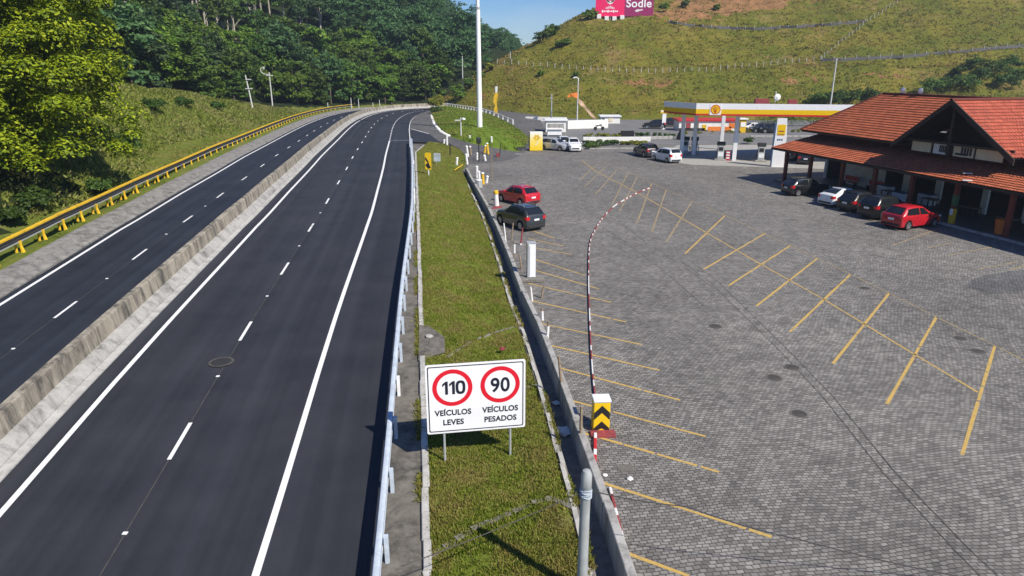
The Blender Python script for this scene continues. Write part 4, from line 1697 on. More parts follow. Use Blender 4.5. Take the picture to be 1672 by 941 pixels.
MOUND = [(-18.9, 166), (-16.6, 146), (-13.6, 125), (-11.2, 111), (-9.0, 101.2), (-5.6, 93.6), (-2.5, 91.2), (1.1, 90.2), (2.2, 96), (2.8, 108), (.6, 122.6), (-3.2, 143.0), (-7, 158), (-12, 170), (-18.0, 184)]
mnd = np.array(MOUND)
mc = mnd.mean(0)
V, F = [], []
nr = 9
outl = catmull([tuple(p) for p in MOUND] + [MOUND[0]], 1.5)[:-1]
no = len(outl)
for i in range(nr + 1):
    f = i / nr
    for p in outl:
        x, y = mc + (p - mc) * f
        z = float(island_z(x, y)) + .04 + 1.0 * (1 - f * f) * float(np.interp(x, [-14, -4, 2], [.8, .55, .15])) + (0.06 if f < 1 else -.25)
        V.append((x, y, z))
for i in range(nr):
    for k in range(no):
        k2 = (k + 1) % no
        F.append((i * no + k, i * no + k2, (i + 1) * no + k2, (i + 1) * no + k))
mo = np_mesh("grass_mound", V, F, M['grass_mound'], smooth=True)
mo["kind"] = 'structure'
PT = []
for _ in range(9000):
    i_ = int(rng.integers(0, no))
    f = math.sqrt(rng.random()) * .97
    p = mc + (outl[i_] - mc) * f
    z = float(island_z(p[0], p[1])) + .10 + 1.0 * (1 - f * f) * float(np.interp(p[0], [-14, -4, 2], [.8, .55, .15]))
    PT.append((p[0], p[1], z))
M['blade_mound'] = m_leaf("grass_blade_mound", [(0, (.085, .14, .010)), (.5, (.15, .22, .018)), (1, (.24, .27, .035))], .25, .0, (.27, .225, .06), .09, (.45, .65))
g = blades("island_grass", PT, .10, .16, M['blade_mound'], 4, 1.5)
tag(g, "grass of the island around the tall mast")
mb = MB()
A_ = [(-16.4, 114), (-9.3, 99.4), (-5.6, 92.3), (-2.6, 89.9), (1.3, 88.9)]
B_ = [(-13.9, 92.8), (-10.4, 92.6), (-7.6, 90.6), (-5.3, 85.4), (-4.5, 80.5)]
Ac, Bc = catmull(A_, 1.0), catmull(B_, 1.0)
nS = 24
V = []
for i in range(nS + 1):
    f = i / nS
    a = Ac[min(len(Ac) - 1, int(round(f * (len(Ac) - 1))))]
    b = Bc[min(len(Bc) - 1, int(round(f * (len(Bc) - 1))))]
    for g in range(5):
        p = a + (b - a) * g / 4
        zz = float(np.interp(f, [0, .25, .7, 1], [1.13, 1.05, .35, .006]))
        V.append((p[0], p[1], zz))
mb.add(V, [(5 * i + j, 5 * i + j + 1, 5 * i + j + 6, 5 * i + j + 5) for i in range(nS) for j in range(4)])
mb.build("slip_road", M['asphalt'], fix=False)["kind"] = 'structure'
mb = MB()
for i in range(nS):
    a, b = Vector(V[5 * i]), Vector(V[5 * i + 5])
    mb.add([a + Vector((0, 0, .006)), b + Vector((0, 0, .006)), b + Vector((-.1, -.2, .006)), a + Vector((-.1, -.2, .006))], [(0, 1, 2, 3)])
mb.build("slip_edge_line", M['white_paint'], fix=False)["kind"] = 'structure'
poly_sheet("apron", [rpt(s_at_y(113), 9.9)[:2] + (1.10,), (-11.2, 110, 1.06), (-8.8, 100.6, 1.0), (-13, 125, 1.1), (-16.2, 146, 1.08), (-18.4, 166, .98), rpt(s_at_y(150), 9.9)[:2] + (1.03,), rpt(s_at_y(130), 9.9)[:2] + (1.06,)], M['cobble_apron'])
V = []
for y in np.arange(72, 186, 2.0):
    xl_ = float(np.interp(y, RC[:, 1][:int(np.argmax(RC[:, 1]))], RC[:, 0][:int(np.argmax(RC[:, 1]))])) + 9.9
    for k in range(9):
        x = xl_ + (6.0 - xl_) * k / 8
        V.append((x, y, float(island_z(x, y)) - .06 - (.0 if x < 1 else .02)))
mb = MB()
nrow = len(V) // 9
mb.add(V, [(9 * i + j, 9 * i + j + 1, 9 * i + j + 10, 9 * i + j + 9) for i in range(nrow - 1) for j in range(8)])
mb.build("entrance_paving", M['cobble_apron'], smooth=True)["kind"] = 'structure'

# ================================================================== FOLIAGE
def leaf_quads(C, Rr, n_per, size, up=.45, flat=.7, shell=.55, jit=.45):
    """leaf faces scattered through the clumps C (n,3) with radii Rr -> (4N,3) vertices"""
    n = len(C)
    k = np.repeat(np.arange(n), n_per)
    m = len(k)
    d = rng.normal(size=(m, 3))
    d /= np.linalg.norm(d, axis=1)[:, None]
    d[:, 2] = np.where(d[:, 2] < -.35, -d[:, 2] * .7, d[:, 2])
    r = Rr[k] * (shell + (1 - shell) * rng.random(m) ** .6)
    P = C[k] + d * r[:, None] * np.array([1, 1, flat])
    nrm = d * .7 + np.array([0, 0, up]) + rng.normal(size=(m, 3)) * jit
    nrm /= np.linalg.norm(nrm, axis=1)[:, None]
    a = np.cross(nrm, rng.normal(size=(m, 3)))
    a /= np.linalg.norm(a, axis=1)[:, None]
    b = np.cross(nrm, a)
    s = size * rng.uniform(.6, 1.35, m)[:, None]
    return np.stack([P - a * s, P - b * s * .55, P + a * s, P + b * s * .55], 1).reshape(-1, 3)


def crown_mesh(name, C, Rr, n_per, size, mat, **kw):
    V = leaf_quads(np.asarray(C, float), np.asarray(Rr, float), n_per, size, **kw)
    return np_mesh(name, V, np.arange(len(V)).reshape(-1, 4), mat, link=False)


def ell_clumps(n, cx, cy, cz, rx, ry, rz, r0, r1, inner=.45):
    C, Q = [], []
    for _ in range(n):
        d = rng.normal(size=3)
        d /= np.linalg.norm(d)
        if d[2] < -.5: d[2] *= -.6
        f = inner + (1 - inner) * rng.random() ** .55
        C.append((cx + d[0] * rx * f, cy + d[1] * ry * f, cz + d[2] * rz * f))
        Q.append(rng.uniform(r0, r1))
    return np.array(C), np.array(Q)


def trunk_mesh(name, h, r, mat, limbs, lean=.3):
    mb = MB()
    bx, by = random.uniform(-lean, lean), random.uniform(-lean, lean)
    mb.tube([(0, 0, -1.0), (bx * .2, by * .2, h * .3), (bx * .7, by * .7, h * .65), (bx, by, h)], [r * 1.25, r, r * .8, r * .45], 8)
    for (tx, ty, tz) in limbs:
        z0 = h * random.uniform(.5, .9)
        f = z0 / h
        mb.tube([(bx * f, by * f, z0), (tx * .45, ty * .45, z0 + (tz - z0) * .6), (tx, ty, tz)], [r * .5, r * .33, r * .12], 5)
    o = mb.build(name, mat, smooth=True)
    me = o.data
    bpy.data.objects.remove(o)
    return me


TREES = []
for k in range(7):
    tall = k in (4, 5)
    mat = [M['leaf_forest'], M['leaf_forest2'], M['leaf_forest3'], M['leaf_forest'], M['leaf_forest3'], M['leaf_forest'], M['leaf_shrub']][k]
    hc = [7.4, 6.6, 8.0, 6.2, 11.5, 12.5, 5.4][k]
    rxy = [4.4, 4.8, 4.0, 5.0, 3.4, 3.9, 3.6][k]
    rz = [4.6, 4.0, 5.2, 3.8, 3.6, 3.2, 4.2][k]
    C, Q = ell_clumps(44 if not tall else 30, 0, 0, hc, rxy, rxy, rz, .85, 1.6)
    if not tall:
        C2, Q2 = ell_clumps(22, 0, 0, 2.6, rxy * .95, rxy * .95, 2.4, .8, 1.4)
        C, Q = np.concatenate([C, C2]), np.concatenate([Q, Q2])
    cm = crown_mesh("crown", C, Q, 52, .36, mat, up=.65, flat=.62)
    limbs = [tuple(c) for c in C[:6]]
    tm = trunk_mesh("trunk", hc + rz * .4, .2 if not tall else .26, M['bark'] if not tall else M['bark_pale'], limbs)
    TREES.append((tm, cm, tall))


def tree_obj(kind, loc, rz, sc, label, group, name="forest_tree", cat="tree"):
    t = thing(name, label, cat, loc, rz, group)
    t.scale = sc
    for nm, me in (("trunk", TREES[kind][0]), ("crown", TREES[kind][1])):
        o = bpy.data.objects.new(nm, me)
        col.objects.link(o)
        o.parent = t
    return t


def pix(x, y, z):
    hb = CAM_H - z
    d = y * CT + hb * ST
    if d < 1: return (-9999, -9999, d)
    return (CX + FPX * x / d, CY + FPX * (hb * CT - y * ST) / d, d)


cand = []
gy = 95.0
while gy < 430:
    stp = 5.0 if gy < 225 else 4.3
    gx = -190.0
    while gx < 42:
        x, y = gx + random.uniform(-2.4, 2.4), gy + random.uniform(-2.4, 2.4)
        cand.append((x, y))
        gx += stp
    gy += stp
cand = np.array(cand)
ce = road_dist(cand[:, 0], cand[:, 1]) - 11.2
cz = left_h(cand[:, 0], cand[:, 1])
st_ = np.interp(cand[:, 1], [60, 100, 140, 160, 172, 190], [24, 22, 15, 6, 3.5, 3.5])
ch = hill_h(cand[:, 0], cand[:, 1])
trees = []
for (x, y), e, z, st, hh in zip(cand, ce, cz, st_, ch):
    if e < st: continue
    if x > -22 and hh > z - 2: continue
    px, py, d = pix(x, y, z + 6)
    if px < -60 or px > 900 or py < -110: continue
    if px > 730 and y < 200: continue
    if 385 < px < 478 and d < 150: continue
    ppx, ppy, _ = pix(x, y, z + 12.5)
    if ppx > 700 and ppy < np.interp(ppx, [700, 728, 775, 835, 862, 900], [-30, -4, 22, 40, 72, 92]): continue
    trees.append((d, x, y, z, px, py))
trees.sort()
print("forest trees", len(trees))
LAB = {
    'bend': ("dense green tree in the wood just behind the bend of the highway", "trees behind the highway bend"),
    'slope': ("dark green tree in the wood that covers the far left hillside", "trees covering the far hillside"),
    'tall': ("slender pale trunked tree standing out of the wood on the upper left hillside", "pale trunked trees of the hillside wood"),
}
rest = []
for i, (d, x, y, z, px, py) in enumerate(trees):
    tallp = .65 if (px < 560 and py < 55) else (.3 if py < 30 else .0)
    if random.random() < tallp: k = random.choice((4, 5))
    else: k = random.choice((0, 1, 1, 2, 3, 6, 1) if y < 225 else (0, 2, 2, 3, 0, 1, 6))
    s = random.uniform(.62, 1.08) if y < 228 else random.uniform(.50, .82)
    sc = (s * random.uniform(.85, 1.15), s * random.uniform(.85, 1.15), s * random.uniform(.85, 1.2))
    rz = random.uniform(0, 6.28)
    if i < 285:
        key = 'tall' if k in (4, 5) else ('bend' if y < 225 and px > 380 else 'slope')
        tree_obj(k, (x, y, z - .3), rz, sc, LAB[key][0], LAB[key][1])
    else:
        rest.append((k, (x, y, z - .3), rz, sc))
# the far rest of the wood as one mass
Vs = []
cvs = []
for tm, cm, _ in TREES:
    a = np.empty(len(cm.vertices) * 3, dtype=np.float32)
    cm.vertices.foreach_get("co", a)
    a = a.reshape(-1, 4, 3)
    keep = rng.random(len(a)) < .5
    cvs.append(a[keep])
for k, loc, rz, sc in rest:
    a = cvs[k] * np.array(sc)
    c_, s_ = math.cos(rz), math.sin(rz)
    b = a.copy()
    b[..., 0] = a[..., 0] * c_ - a[..., 1] * s_
    b[..., 1] = a[..., 0] * s_ + a[..., 1] * c_
    Vs.append((b * np.array([1.12, 1.12, 1.1]) + np.array(loc)).reshape(-1, 3))
Vs = np.concatenate(Vs)
fw = np_mesh("forest", Vs, np.arange(len(Vs)).reshape(-1, 4), M['leaf_forest3'])
tag(fw, "far wooded hillside reading as one dark green mass under the sky", "forest", kind='stuff')

# the big tree on the left
bt = thing("broadleaf_tree", "huge yellow green broadleaf tree rising out of view beside the yellow guard rail", "tree", (-37.2, 49.0, f_left(-37.2, 49.0) - .6))
C, Q = [], []
while len(C) < 860:
    d = rng.normal(size=3)
    d /= np.linalg.norm(d)
    f = (.50 + .50 * rng.random() ** .4) if len(C) < 560 else .25 + .4 * rng.random()
    lump = 1 + .14 * math.sin(d[0] * 5 + 1) * math.cos(d[2] * 6) + .08 * math.sin(d[1] * 9 + d[2] * 4)
    zc = 7.6 + d[2] * 12.0 * f * lump
    if zc < -.2: continue
    C.append((d[0] * 9.5 * f * lump, d[1] * 8.8 * f * lump, zc))
    Q.append(rng.uniform(.7, 1.6))
cm = crown_mesh("crown", C, Q, 235, .14, M['leaf_big'], up=.55, flat=.8, shell=.80, jit=.28)
o = bpy.data.objects.new("crown", cm)
col.objects.link(o)
o.parent = bt
tm = trunk_mesh("trunk", 15, .55, M['bark'], [tuple(C[i]) for i in range(600, 700, 14)])
o = bpy.data.objects.new("trunk", tm)
col.objects.link(o)
o.parent = bt


def shrub(name, label, loc, r, h, mat, n=16, per=55, leaf=.12, cat="bush", group=None):
    t = thing(name, label, cat, loc, random.uniform(0, 6), group)
    C, Q = ell_clumps(n, 0, 0, h * .45, r * .75, r * .75, h * .45, r * .28, r * .45, .3)
    o = bpy.data.objects.new("leaf_mass", crown_mesh("leaf_mass", C, Q, per, leaf, mat))
    col.objects.link(o)
    o.parent = t
    return t


# shrubs along the foot of the big tree and on the bank
for px, py, r, h, lab in ((20, 372, 1.3, 1.6, "low dark shrub behind the near end of the yellow rail"), (60, 345, 1.6, 2.0, "leafy shrub under the big tree close to the yellow rail"),
                          (160, 318, 1.4, 1.7, "scrubby bush in the dark gully right of the big tree"), (205, 250, 2.2, 2.3, "brownish green bush touching the right side of the big tree"),
                          (255, 185, 2.4, 2.2, "rounded bush halfway up the left grass bank"), (300, 175, 2.0, 1.7, "rounded bush on the left grass bank, right of a similar one"), (355, 178, 1.6, 1.4, "small bush on the bank left of the utility poles")):
    p = hit(px, py, f_left, 34, 200)
    shrub("bank_shrub", lab, p, r * .8, h * .75, M['leaf_shrub'], 22, 70, .13)
for px, py, r, h, mt, lab in ((712, 176, 2.4, 3.6, 'leaf_lime', "lime green bush where the highway disappears behind the hill"), (716, 186, 1.6, 1.3, 'leaf_forest', "dark low bush at the edge of the mast island"), (748, 158, 2.6, 4.0, 'leaf_forest2', "dark green bush on the hill edge below the thin pole"),
                              (765, 140, 2.0, 3.2, 'leaf_forest', "dark bush higher up the hill edge left of the tall mast"), (780, 125, 1.8, 2.6, 'leaf_forest2', "bush on the hill edge just behind the tall mast"), (800, 110, 1.6, 2.0, 'leaf_lime', "yellowish bush at the left end of the hillside fence")):
    p = hit(px, py + 6, f_hill, 150, 260) if px > 720 else (-18.3, 172, 1.0)
    if px == 716: p = (-16.6, 155, 1.1)
    shrub("hedge_bush", lab, p, r, h, M[mt], 22, 70, .22)
nb = 0
for px, py, r in ((885, 66, 3.2), (897, 58, 3.0), (905, 52, 2.6), (960, 30, 2.8), (968, 26, 2.4), (915, 75, 2.2), (925, 68, 1.8), (883, 120, 1.2), (940, 120, 1.0), (1085, 14, 2.2), (1120, 8, 2.0), (1170, 12, 1.6)):
    p = hit(px, py + 5, f_hill, 150, 300)
    labs = ["dark bush on the skyline of the grassy hill, lowest of the clump", "dark tree clump on the hill skyline, middle of three", "dark bush on the hill skyline, uppermost of the clump", "dark bush behind the left edge of the billboard", "dark bush tucked against the left billboard post",
            "green bush alone on the grass slope below the skyline clump", "small bright bush beside another on the upper slope", "small dark bush just under the hillside fence, left one", "small dark bush just under the hillside fence, right one", "dark bush in the orange earth right of the billboard", "bush above the orange earth scar", "small bush at the far side of the orange earth scar"]
    shrub("hill_bush", labs[nb], (p[0], p[1], p[2] - .2), r * .8, r * 1.25, M['leaf_forest2'] if nb % 2 else M['leaf_forest'], 16, 50, .26)
    nb += 1
# scrub on the right part of the hill, behind the restaurant
k = 0
for px, py, r in ((1335, 168, 3), (1362, 165, 3.2), (1390, 160, 3), (1420, 158, 2.6), (1520, 148, 3.2), (1548, 142, 3), (1575, 140, 3.4), (1600, 128, 3.2), (1625, 118, 3.4), (1650, 108, 3), (1590, 105, 2.6), (1640, 138, 3.2), (1660, 128, 3), (1565, 118, 2.4)):
    p = hit(px, py + 6, f_hill, 90, 300)
    shrub("hill_scrub", "dark scrub bush on the hillside above the red tiled roofs", (p[0], p[1], p[2] - .3), r, r * 1.1, M['leaf_shrub'] if k % 2 else M['leaf_forest'], 18, 55, .24, "bush", "scrub bushes above the restaurant roof")
    k += 1

# grass tufts of hill and bank
PT = []
while len(PT) < 24000:
    px, py = random.uniform(690, 1700), random.uniform(-10, 205)
    x = random.uniform(-20, 190)
    y = random.uniform(128, 240)
    q = y - float(base_y(x))
    if q < 1.5: continue
    if 55 < q < 95 and 36 < x < 90 and float(vnoise(x, y, 3.0, 31)) > .35 and random.random() < .6: continue
    PT.append((x, y))
PT = np.array(PT)
PZ = hill_h(PT[:, 0], PT[:, 1])
g = blades("hill_grass", np.column_stack([PT, PZ]), .32, .28, M['blade_hill'], 4, 1.5)
tag(g, "tall dry grass tufts over the whole grassy hillside")
PT = np.column_stack([rng.uniform(-75, -22, 60000), rng.uniform(42, 150, 60000)])
e = road_dist(PT[:, 0], PT[:, 1]) - 11.2
PT = PT[(e > .5) & (e < 24)][:17000]
PZ = left_h(PT[:, 0], PT[:, 1])
e = road_dist(PT[:, 0], PT[:, 1]) - 11.2
gg = np.interp(PT[:, 1], [0, 60, 75, 110, 130], [2.0, 2.5, 6.0, 3.0, 2.0])
rough_ = e > gg
g = blades("bank_grass", np.column_stack([PT, PZ])[rough_], .25, .16, M['blade_bank'], 5, 1.4)
tag(g, "rough tall grass on the upper part of the left bank")
g = blades("bank_grass", np.column_stack([PT, PZ])[~rough_], .16, .10, M['blade'], 4, .8)
tag(g, "short green grass on the lower bank behind the yellow guard rail")

M['pole_grey'] = m_plain('pole_concrete', (.55, .55, .54), .7, 0, .1, 2)
# ================================================================== HILLSIDE FENCES AND BILLBOARD
def hill_fence(label, pix_pts, npost, ph=1.15, mat='pole_grey', dark=False, y0=150):
    t = thing("hillside_fence", label, "fence")
    P = np.array(pix_pts, float)
    cum = np.concatenate([[0], np.cumsum(np.hypot(*np.diff(P, axis=0).T))])
    tops = []
    for i in range(npost):
        s = cum[-1] * i / (npost - 1)
        px, py = np.interp(s, cum, P[:, 0]), np.interp(s, cum, P[:, 1])
        x, y, z = hit(px, py, f_hill, y0, 330)
        mb = MB()
        dx = random.uniform(-.08, .08)
        hh = ph * random.uniform(.8, 1.15)
        mb.tube([(x, y, z - .3), (x + dx, y, z + hh)], .065, 5)
        mb.build("post", M[mat], t)
        tops.append(Vector((x + dx, y, z)))
    mb = MB()
    for f in ((.9,) if dark else (.85, .45)):
        mb.tube([p + Vector((0, 0, ph * f)) for p in tops], .014, 4)
    mb.build("wire", M['dark'], t)
    if dark:
        mb = MB()
        for a, b in zip(tops[:-1], tops[1:]):
            mb.add([a + Vector((0, -.3, -.15)), b + Vector((0, -.3, -.15)), b + Vector((0, .15, .60)), a + Vector((0, .15, .60)), a + Vector((0, .5, -.3)), b + Vector((0, .5, -.3))], [(0, 1, 2, 3), (3, 2, 5, 4)])
        mb.build("base_drain", M['dark'], t)
    return t


hill_fence("white posted wire fence along the lower terrace of the grassy hill", [(812, 104), (850, 107), (900, 111), (960, 116), (1030, 120), (1100, 119), (1160, 117), (1220, 111), (1300, 103), (1340, 99)], 46)
hill_fence("fence climbing diagonally from the terrace corner to the hill top", [(1340, 99), (1365, 78), (1390, 58), (1415, 38), (1440, 22), (1465, 6)], 22, 1.1)
hill_fence("fence with a dark drain along the upper terrace, right of the billboard", [(1092, 38), (1130, 44), (1180, 48), (1240, 49), (1300, 46), (1360, 42), (1412, 37)], 24, .9, dark=True)
hill_fence("fence with a dark drain along the terrace at the right, above the scrub", [(1342, 101), (1400, 98), (1470, 95), (1530, 90), (1600, 84), (1672, 77), (1700, 74)], 20, 1.2, dark=True)

bpos = hit(1018, 33, f_hill, 170, 260)
by = bpos[1] + 1.0
r0, r1 = ray(972, 27), ray(1066, 27)
xl, xr, zb = by / r0[1] * r0[0], by / r1[1] * r1[0], CAM_H + by / r0[1] * r0[2]
bw = xr - xl
bb = thing("billboard", "large pink and magenta billboard reading Sodle on the crest of the grassy hill", "billboard", ((xl + xr) / 2, by, zb), R(0))
bh = 9.0
mb = MB()
mb.box((-bw * .25 - .0, 0, bh / 2), (bw * .5, .25, bh))
pl = mb.build("pink_panel", M['pink'], bb)
mb = MB()
mb.box((bw * .25 + .01, 0, bh / 2), (bw * .5, .25, bh))
pr_ = mb.build("magenta_panel", M['magenta'], bb)
mb = MB()
put_text(mb, "Sodle", 3.0, bw * .245, 2.45, -.13, .05, 1.05, .01)
mb.build("lettering", M['sign_white'], pr_, fix=False)
mb = MB()
for k in range(6): mb.box((bw * .25 - .9 + k * .36, -.133, 1.45 + .06 * k), (.30, .01, .34 + .3 * (k in (1, 2))))
mb.build("small_mark", M['sign_white'], pr_, fix=False)
mb = MB()
ex = -bw * .25
ring_mb(mb, ex, 5.0, 1.0, 1.42, -.132, 28)
mb.add([(ex - 1.40, -.132, 4.9), (ex - .9, -.132, 4.6), (ex, -.132, 3.6), (ex + .9, -.132, 4.6), (ex + 1.40, -.132, 4.9), (ex + .75, -.132, 3.55), (ex, -.132, 3.15), (ex - .75, -.132, 3.55)], [(0, 1, 7), (1, 2, 6, 7), (2, 3, 5, 6), (3, 4, 5)])
ring_mb(mb, ex, 4.85, .34, .58, -.133, 20)
for k in range(7):
    mb.box((ex - 1.15 + k * .38, -.133, 2.45 - .1 * abs(k - 3)), (.2, .01, .75 - .12 * abs(k - 3)))
for k in range(9):
    mb.box((ex - 2.1 + k * .52, -.133, 1.35), (.38, .01, .36 + .3 * (k % 3 == 0)))
mb.build("emblem", M['sign_white'], pl, fix=False)
for k in range(5):
    mb = MB()
    x_ = -bw / 2 + .5 + k * (bw - 1) / 4
    gz = f_hill(bb.location.x + x_, by + .3) - zb
    mb.box((x_, .32, (gz - .6 + bh) / 2), (.3, .3, bh - gz + .6))
    mb.build("post", M['steel_grey'], bb)
for k in range(4):
    x_ = -bw / 2 + 1.0 + k * 2.2
    gz = f_hill(bb.location.x + x_, by - .6)
    mb = MB()
    mb.box((0, 0, .5), (1.2, .5, 1.2), 0, .1)
    t = tag(mb.build("white_block", M['bag_white']), "white block under the pink half of the billboard", "block", "white blocks under the billboard")
    t.location = (bb.location.x + x_, by - .4, gz)

# ================================================================== POLES
mast_p = (-5.2, 112.6, 1.0)
mast = thing("lighting_mast", "very tall thick white lighting mast rising from the grass island out of view", "mast", mast_p)
mb = MB()
mb.tube([(0, 0, -.3), (0, 0, .5), (0, 0, 10), (-.04, 0, 18.2)], [.46, .44, .38, .34], 20)
mb.build("lower_shaft", M['white_metal'], mast, smooth=True)
mb = MB()
mb.tube([(-.04, 0, 18.2), (-.06, 0, 24), (-.08, 0, 32)], [.27, .25, .2], 18)
mb.build("upper_shaft", M['white_metal'], mast, smooth=True)
mb = MB()
mb.lathe([(.36, 18.1), (.40, 18.15), (.40, 18.45), (.28, 18.5)], (-.04, 0, 0), 18)
mb.build("joint_collar", M['steel_grey'], mast)
mb = MB()
mb.lathe([(.62, -.2), (.62, .06), (.5, .08)], (0, 0, 0), 18)
mb.build("base_plate", M['conc_light'], mast)
mb = MB()
mb.lathe([(.9, 31.6), (.9, 32.1), (.2, 32.3)], (-.08, 0, 0), 14)
mb.build("lamp_ring", M['steel_grey'], mast)


M['pole_grey'] = m_plain('pole_concrete', (.55, .55, .54), .7, 0, .1, 2)


def pole(label, base, h, r, arms=(), mat='pole_grey', name="utility_pole", cat="pole", lean=0.0):
    t = thing(name, label, cat, base)
    mb = MB()
    mb.tube([(0, 0, -.4), (lean * .5, 0, h * .5), (lean, 0, h)], [r, r * .85, r * .65], 8)
    mb.build("shaft", M[mat], t)
    for z, x0_, x1_ in arms:
        mb = MB()
        lx = lean * z / h
        mb.box((lx + (x0_ + x1_) / 2, -.12, z), (x1_ - x0_, .16, .16))
        mb.build("crossarm", M[mat], t)
    return t


p = hit(413, 177, f_left, 80, 200)
pole("leaning white utility pole with two short arms on the left bank", p, 5.7, .14, ((5.0, -.1, .9), (3.4, -.5, .8)), lean=-.7)
p = hit(445, 173, f_left, 80, 200)
t = pole("white utility pole with a T shaped crossarm on the left bank", p, 7.0, .15, ((6.3, -.7, .8),))
mb = MB()
mb.tube([(-.05, 0, 6.5), (-1.2, 0, 6.6), (-1.75, 0, 7.1), (-1.75, 0, 7.7), (-1.2, 0, 7.95)], .10, 6)
mb.box((-1.05, 0, 7.85), (.3, .25, .5))
mb.build("lamp_arm", M['pole_grey'], t)
p = hit(756, 152, f_hill, 150, 300)
pole("thin white pole far behind, at the foot of the hill edge", (p[0], p[1], p[2]), 9.2, .13, name="thin_pole")
p = hit(833, 96, f_hill, 150, 300)
pole("short white pole on the shoulder of the hill above the terrace fence", p, 1.8, .12, name="thin_pole")
for px, py, h, lab in ((494, 180, 1.0, "white marker post at the far end of the left bank"), (536, 182, 2.3, "white leaning marker far down the left road edge"), (574, 178, 3.0, "taller white marker post at the outside of the bend"), (586, 177, 2.6, "white marker post at the bend, right of a taller one"), (609, 175, 1.5, "small white marker at the outside of the far bend"), (620, 174, 2.0, "thin white marker near the middle of the far bend"), (640, 172, 1.0, "tiny marker at the end of the far bend")):
    x, y, z = at(px, py, 1.2)
    if px > 550: x, y = x, min(y, 190)
    pole(lab, (x, y, .8), h, .11, name="delineator_post", cat="marker")
# lamp post on the island edge
t = pole("white twin arm lamp post on the grass island by the slip road", at(753, 230, .5), 3.3, .12, ((2.9, -.85, -.1),), name="lamp_post", cat="lamp post")
mb = MB()
mb.lathe([(.05, 0), (.30, .05), (.28, .22), (.05, .3)], (.40, -.05, 2.95), 10)
mb.build("lamp_head", M['white_metal'], t, smooth=True)
# lamp post with banners in front of the hill
p = at(942, 203, 0)
lp = pole("white lamp post with an orange and white banner in front of the hill", (p[0], p[1], 0), 8.2, .15, (), name="lamp_post", cat="lamp post")
mb = MB()
mb.tube([(0, 0, 8.1), (.05, 0, 8.6), (-.4, 0, 8.9), (-.9, 0, 8.75)], [.1, .1, .09, .14], 6)
mb.build("lamp_arm", M['white_metal'], lp)


def flag_mesh(mb, pts, w, thick=.03):
    for (a, b), (c, d) in zip(pts[:-1], pts[1:]):
        mb.add([a, c, d, b], [(0, 1, 2, 3)])


mb = MB()
mb.mi = 0
flag_mesh(mb, [((0, -.1, 4.9), (0, -.1, 6.0)), ((-.8, -.25, 5.2), (-.7, -.2, 6.0)), ((-1.4, -.05, 5.2), (-1.5, -.15, 5.8)), ((-2.0, -.2, 5.1), (-2.0, -.2, 5.45))], 1)
tag(mb.build("banner", M['orange'], fix=False), "orange banner hanging from the white lamp post before the hill", "banner").location = (p[0], p[1], 0)
mb = MB()
flag_mesh(mb, [((0, -.1, 4.2), (0, -.1, 5.0)), ((.6, -.25, 3.6), (.8, -.2, 4.5)), ((1.4, -.1, 3.0), (1.6, -.2, 3.4)), ((2.6, -.2, 1.6), (2.9, -.2, 2.1)), ((3.5, -.1, .9), (3.8, -.2, 1.1))], 1)
tag(mb.build("pennant_string", m_plain("pennant_cloth", (.62, .42, .28), .8, 0, .3, 1.5), fix=False), "pale orange pennants slung down from the lamp post to the ground", "pennants").location = (p[0], p[1], 0)
# tall yellow advertising flag left of it
p = at(809, 192, .2)
fp = pole("yellow and white feather flag on a pole behind the tall mast", (p[0], p[1], .1), 6.6, .10, (), mat='white_metal', name="feather_flag", cat="flag")
mb = MB()
flag_mesh(mb, [((-.1, -.1, .6), (.55, -.1, .4)), ((-.35, -.15, 1.8), (.45, -.2, 1.9)), ((.0, -.1, 2.6), (.35, -.1, 2.7)), ((-.45, -.2, 3.4), (.35, -.15, 3.5)), ((-.3, -.1, 4.6), (.6, -.2, 4.7)), ((.0, -.1, 5.4), (.45, -.1, 5.3))], 1)
mb.build("flag_cloth", M['yellow'], fp, fix=False)
mb = MB()
flag_mesh(mb, [((.0, -.12, 5.4), (.42, -.12, 5.3)), ((.05, -.1, 6.0), (.5, -.15, 6.0)), ((.1, -.1, 6.7), (.55, -.12, 6.7))], 1)
mb.build("flag_tip", M['bag_white'], fp, fix=False)
p = at(900, 200, 0)
pole("grey street pole standing before the hill, left of the banner lamp post", (p[0], p[1], 0), 5.6, .16, ((4.8, -.4, .3),), mat='steel_grey', name="street_pole")
p = at(1280, 195, 0)
pole("thin tall white pole rising behind the fuel canopy", (50.5, 112, 0), 12.0, .14, name="thin_pole")
poly = [(805, 165), (790, 152), (800, 148), (806, 146)]
for px, py, r in ((795, 156, 2.2), (800, 176, 2.6)):
    p = hit(px, py, f_hill, 140, 260)

# ================================================================== SIGN, LITTER AND BOLLARDS AT THE STRIP END
p = at(700, 291, .75)
cs = thing("curve_sign", "yellow and black curve warning sign on a white post in the grass strip", "road sign", (p[0], p[1], strip_z(p[0], p[1])), R(-12))
mb = MB()
mb.tube([(0, .04, -.3), (0, .04, 2.0)], .05, 8)
mb.build("post", M['white_metal'], cs)
mb = MB()
prf = rrect(.30, .78, .12)
mb.prism(prf, [((0, -.02, 1.32), (1, 0, 0), (0, 0, 1)), ((0, .02, 1.32), (1, 0, 0), (0, 0, 1))])
cf = mb.build("sign_face", M['yellow_sign'], cs)
mb = MB()
mb.add([(-.28, -.026, .95), (-.02, -.026, .62), (.28, -.026, .72), (.10, -.026, 1.05), (.02, -.026, 1.35), (-.26, -.026, 1.72), (-.28, -.026, 1.45), (-.05, -.026, 1.2)], [(0, 1, 7), (1, 2, 3), (1, 3, 7), (7, 3, 4), (7, 4, 6), (4, 5, 6)])
mb.build("black_marking", M['black'], cf, fix=False)
p = at(714, 268, .9)
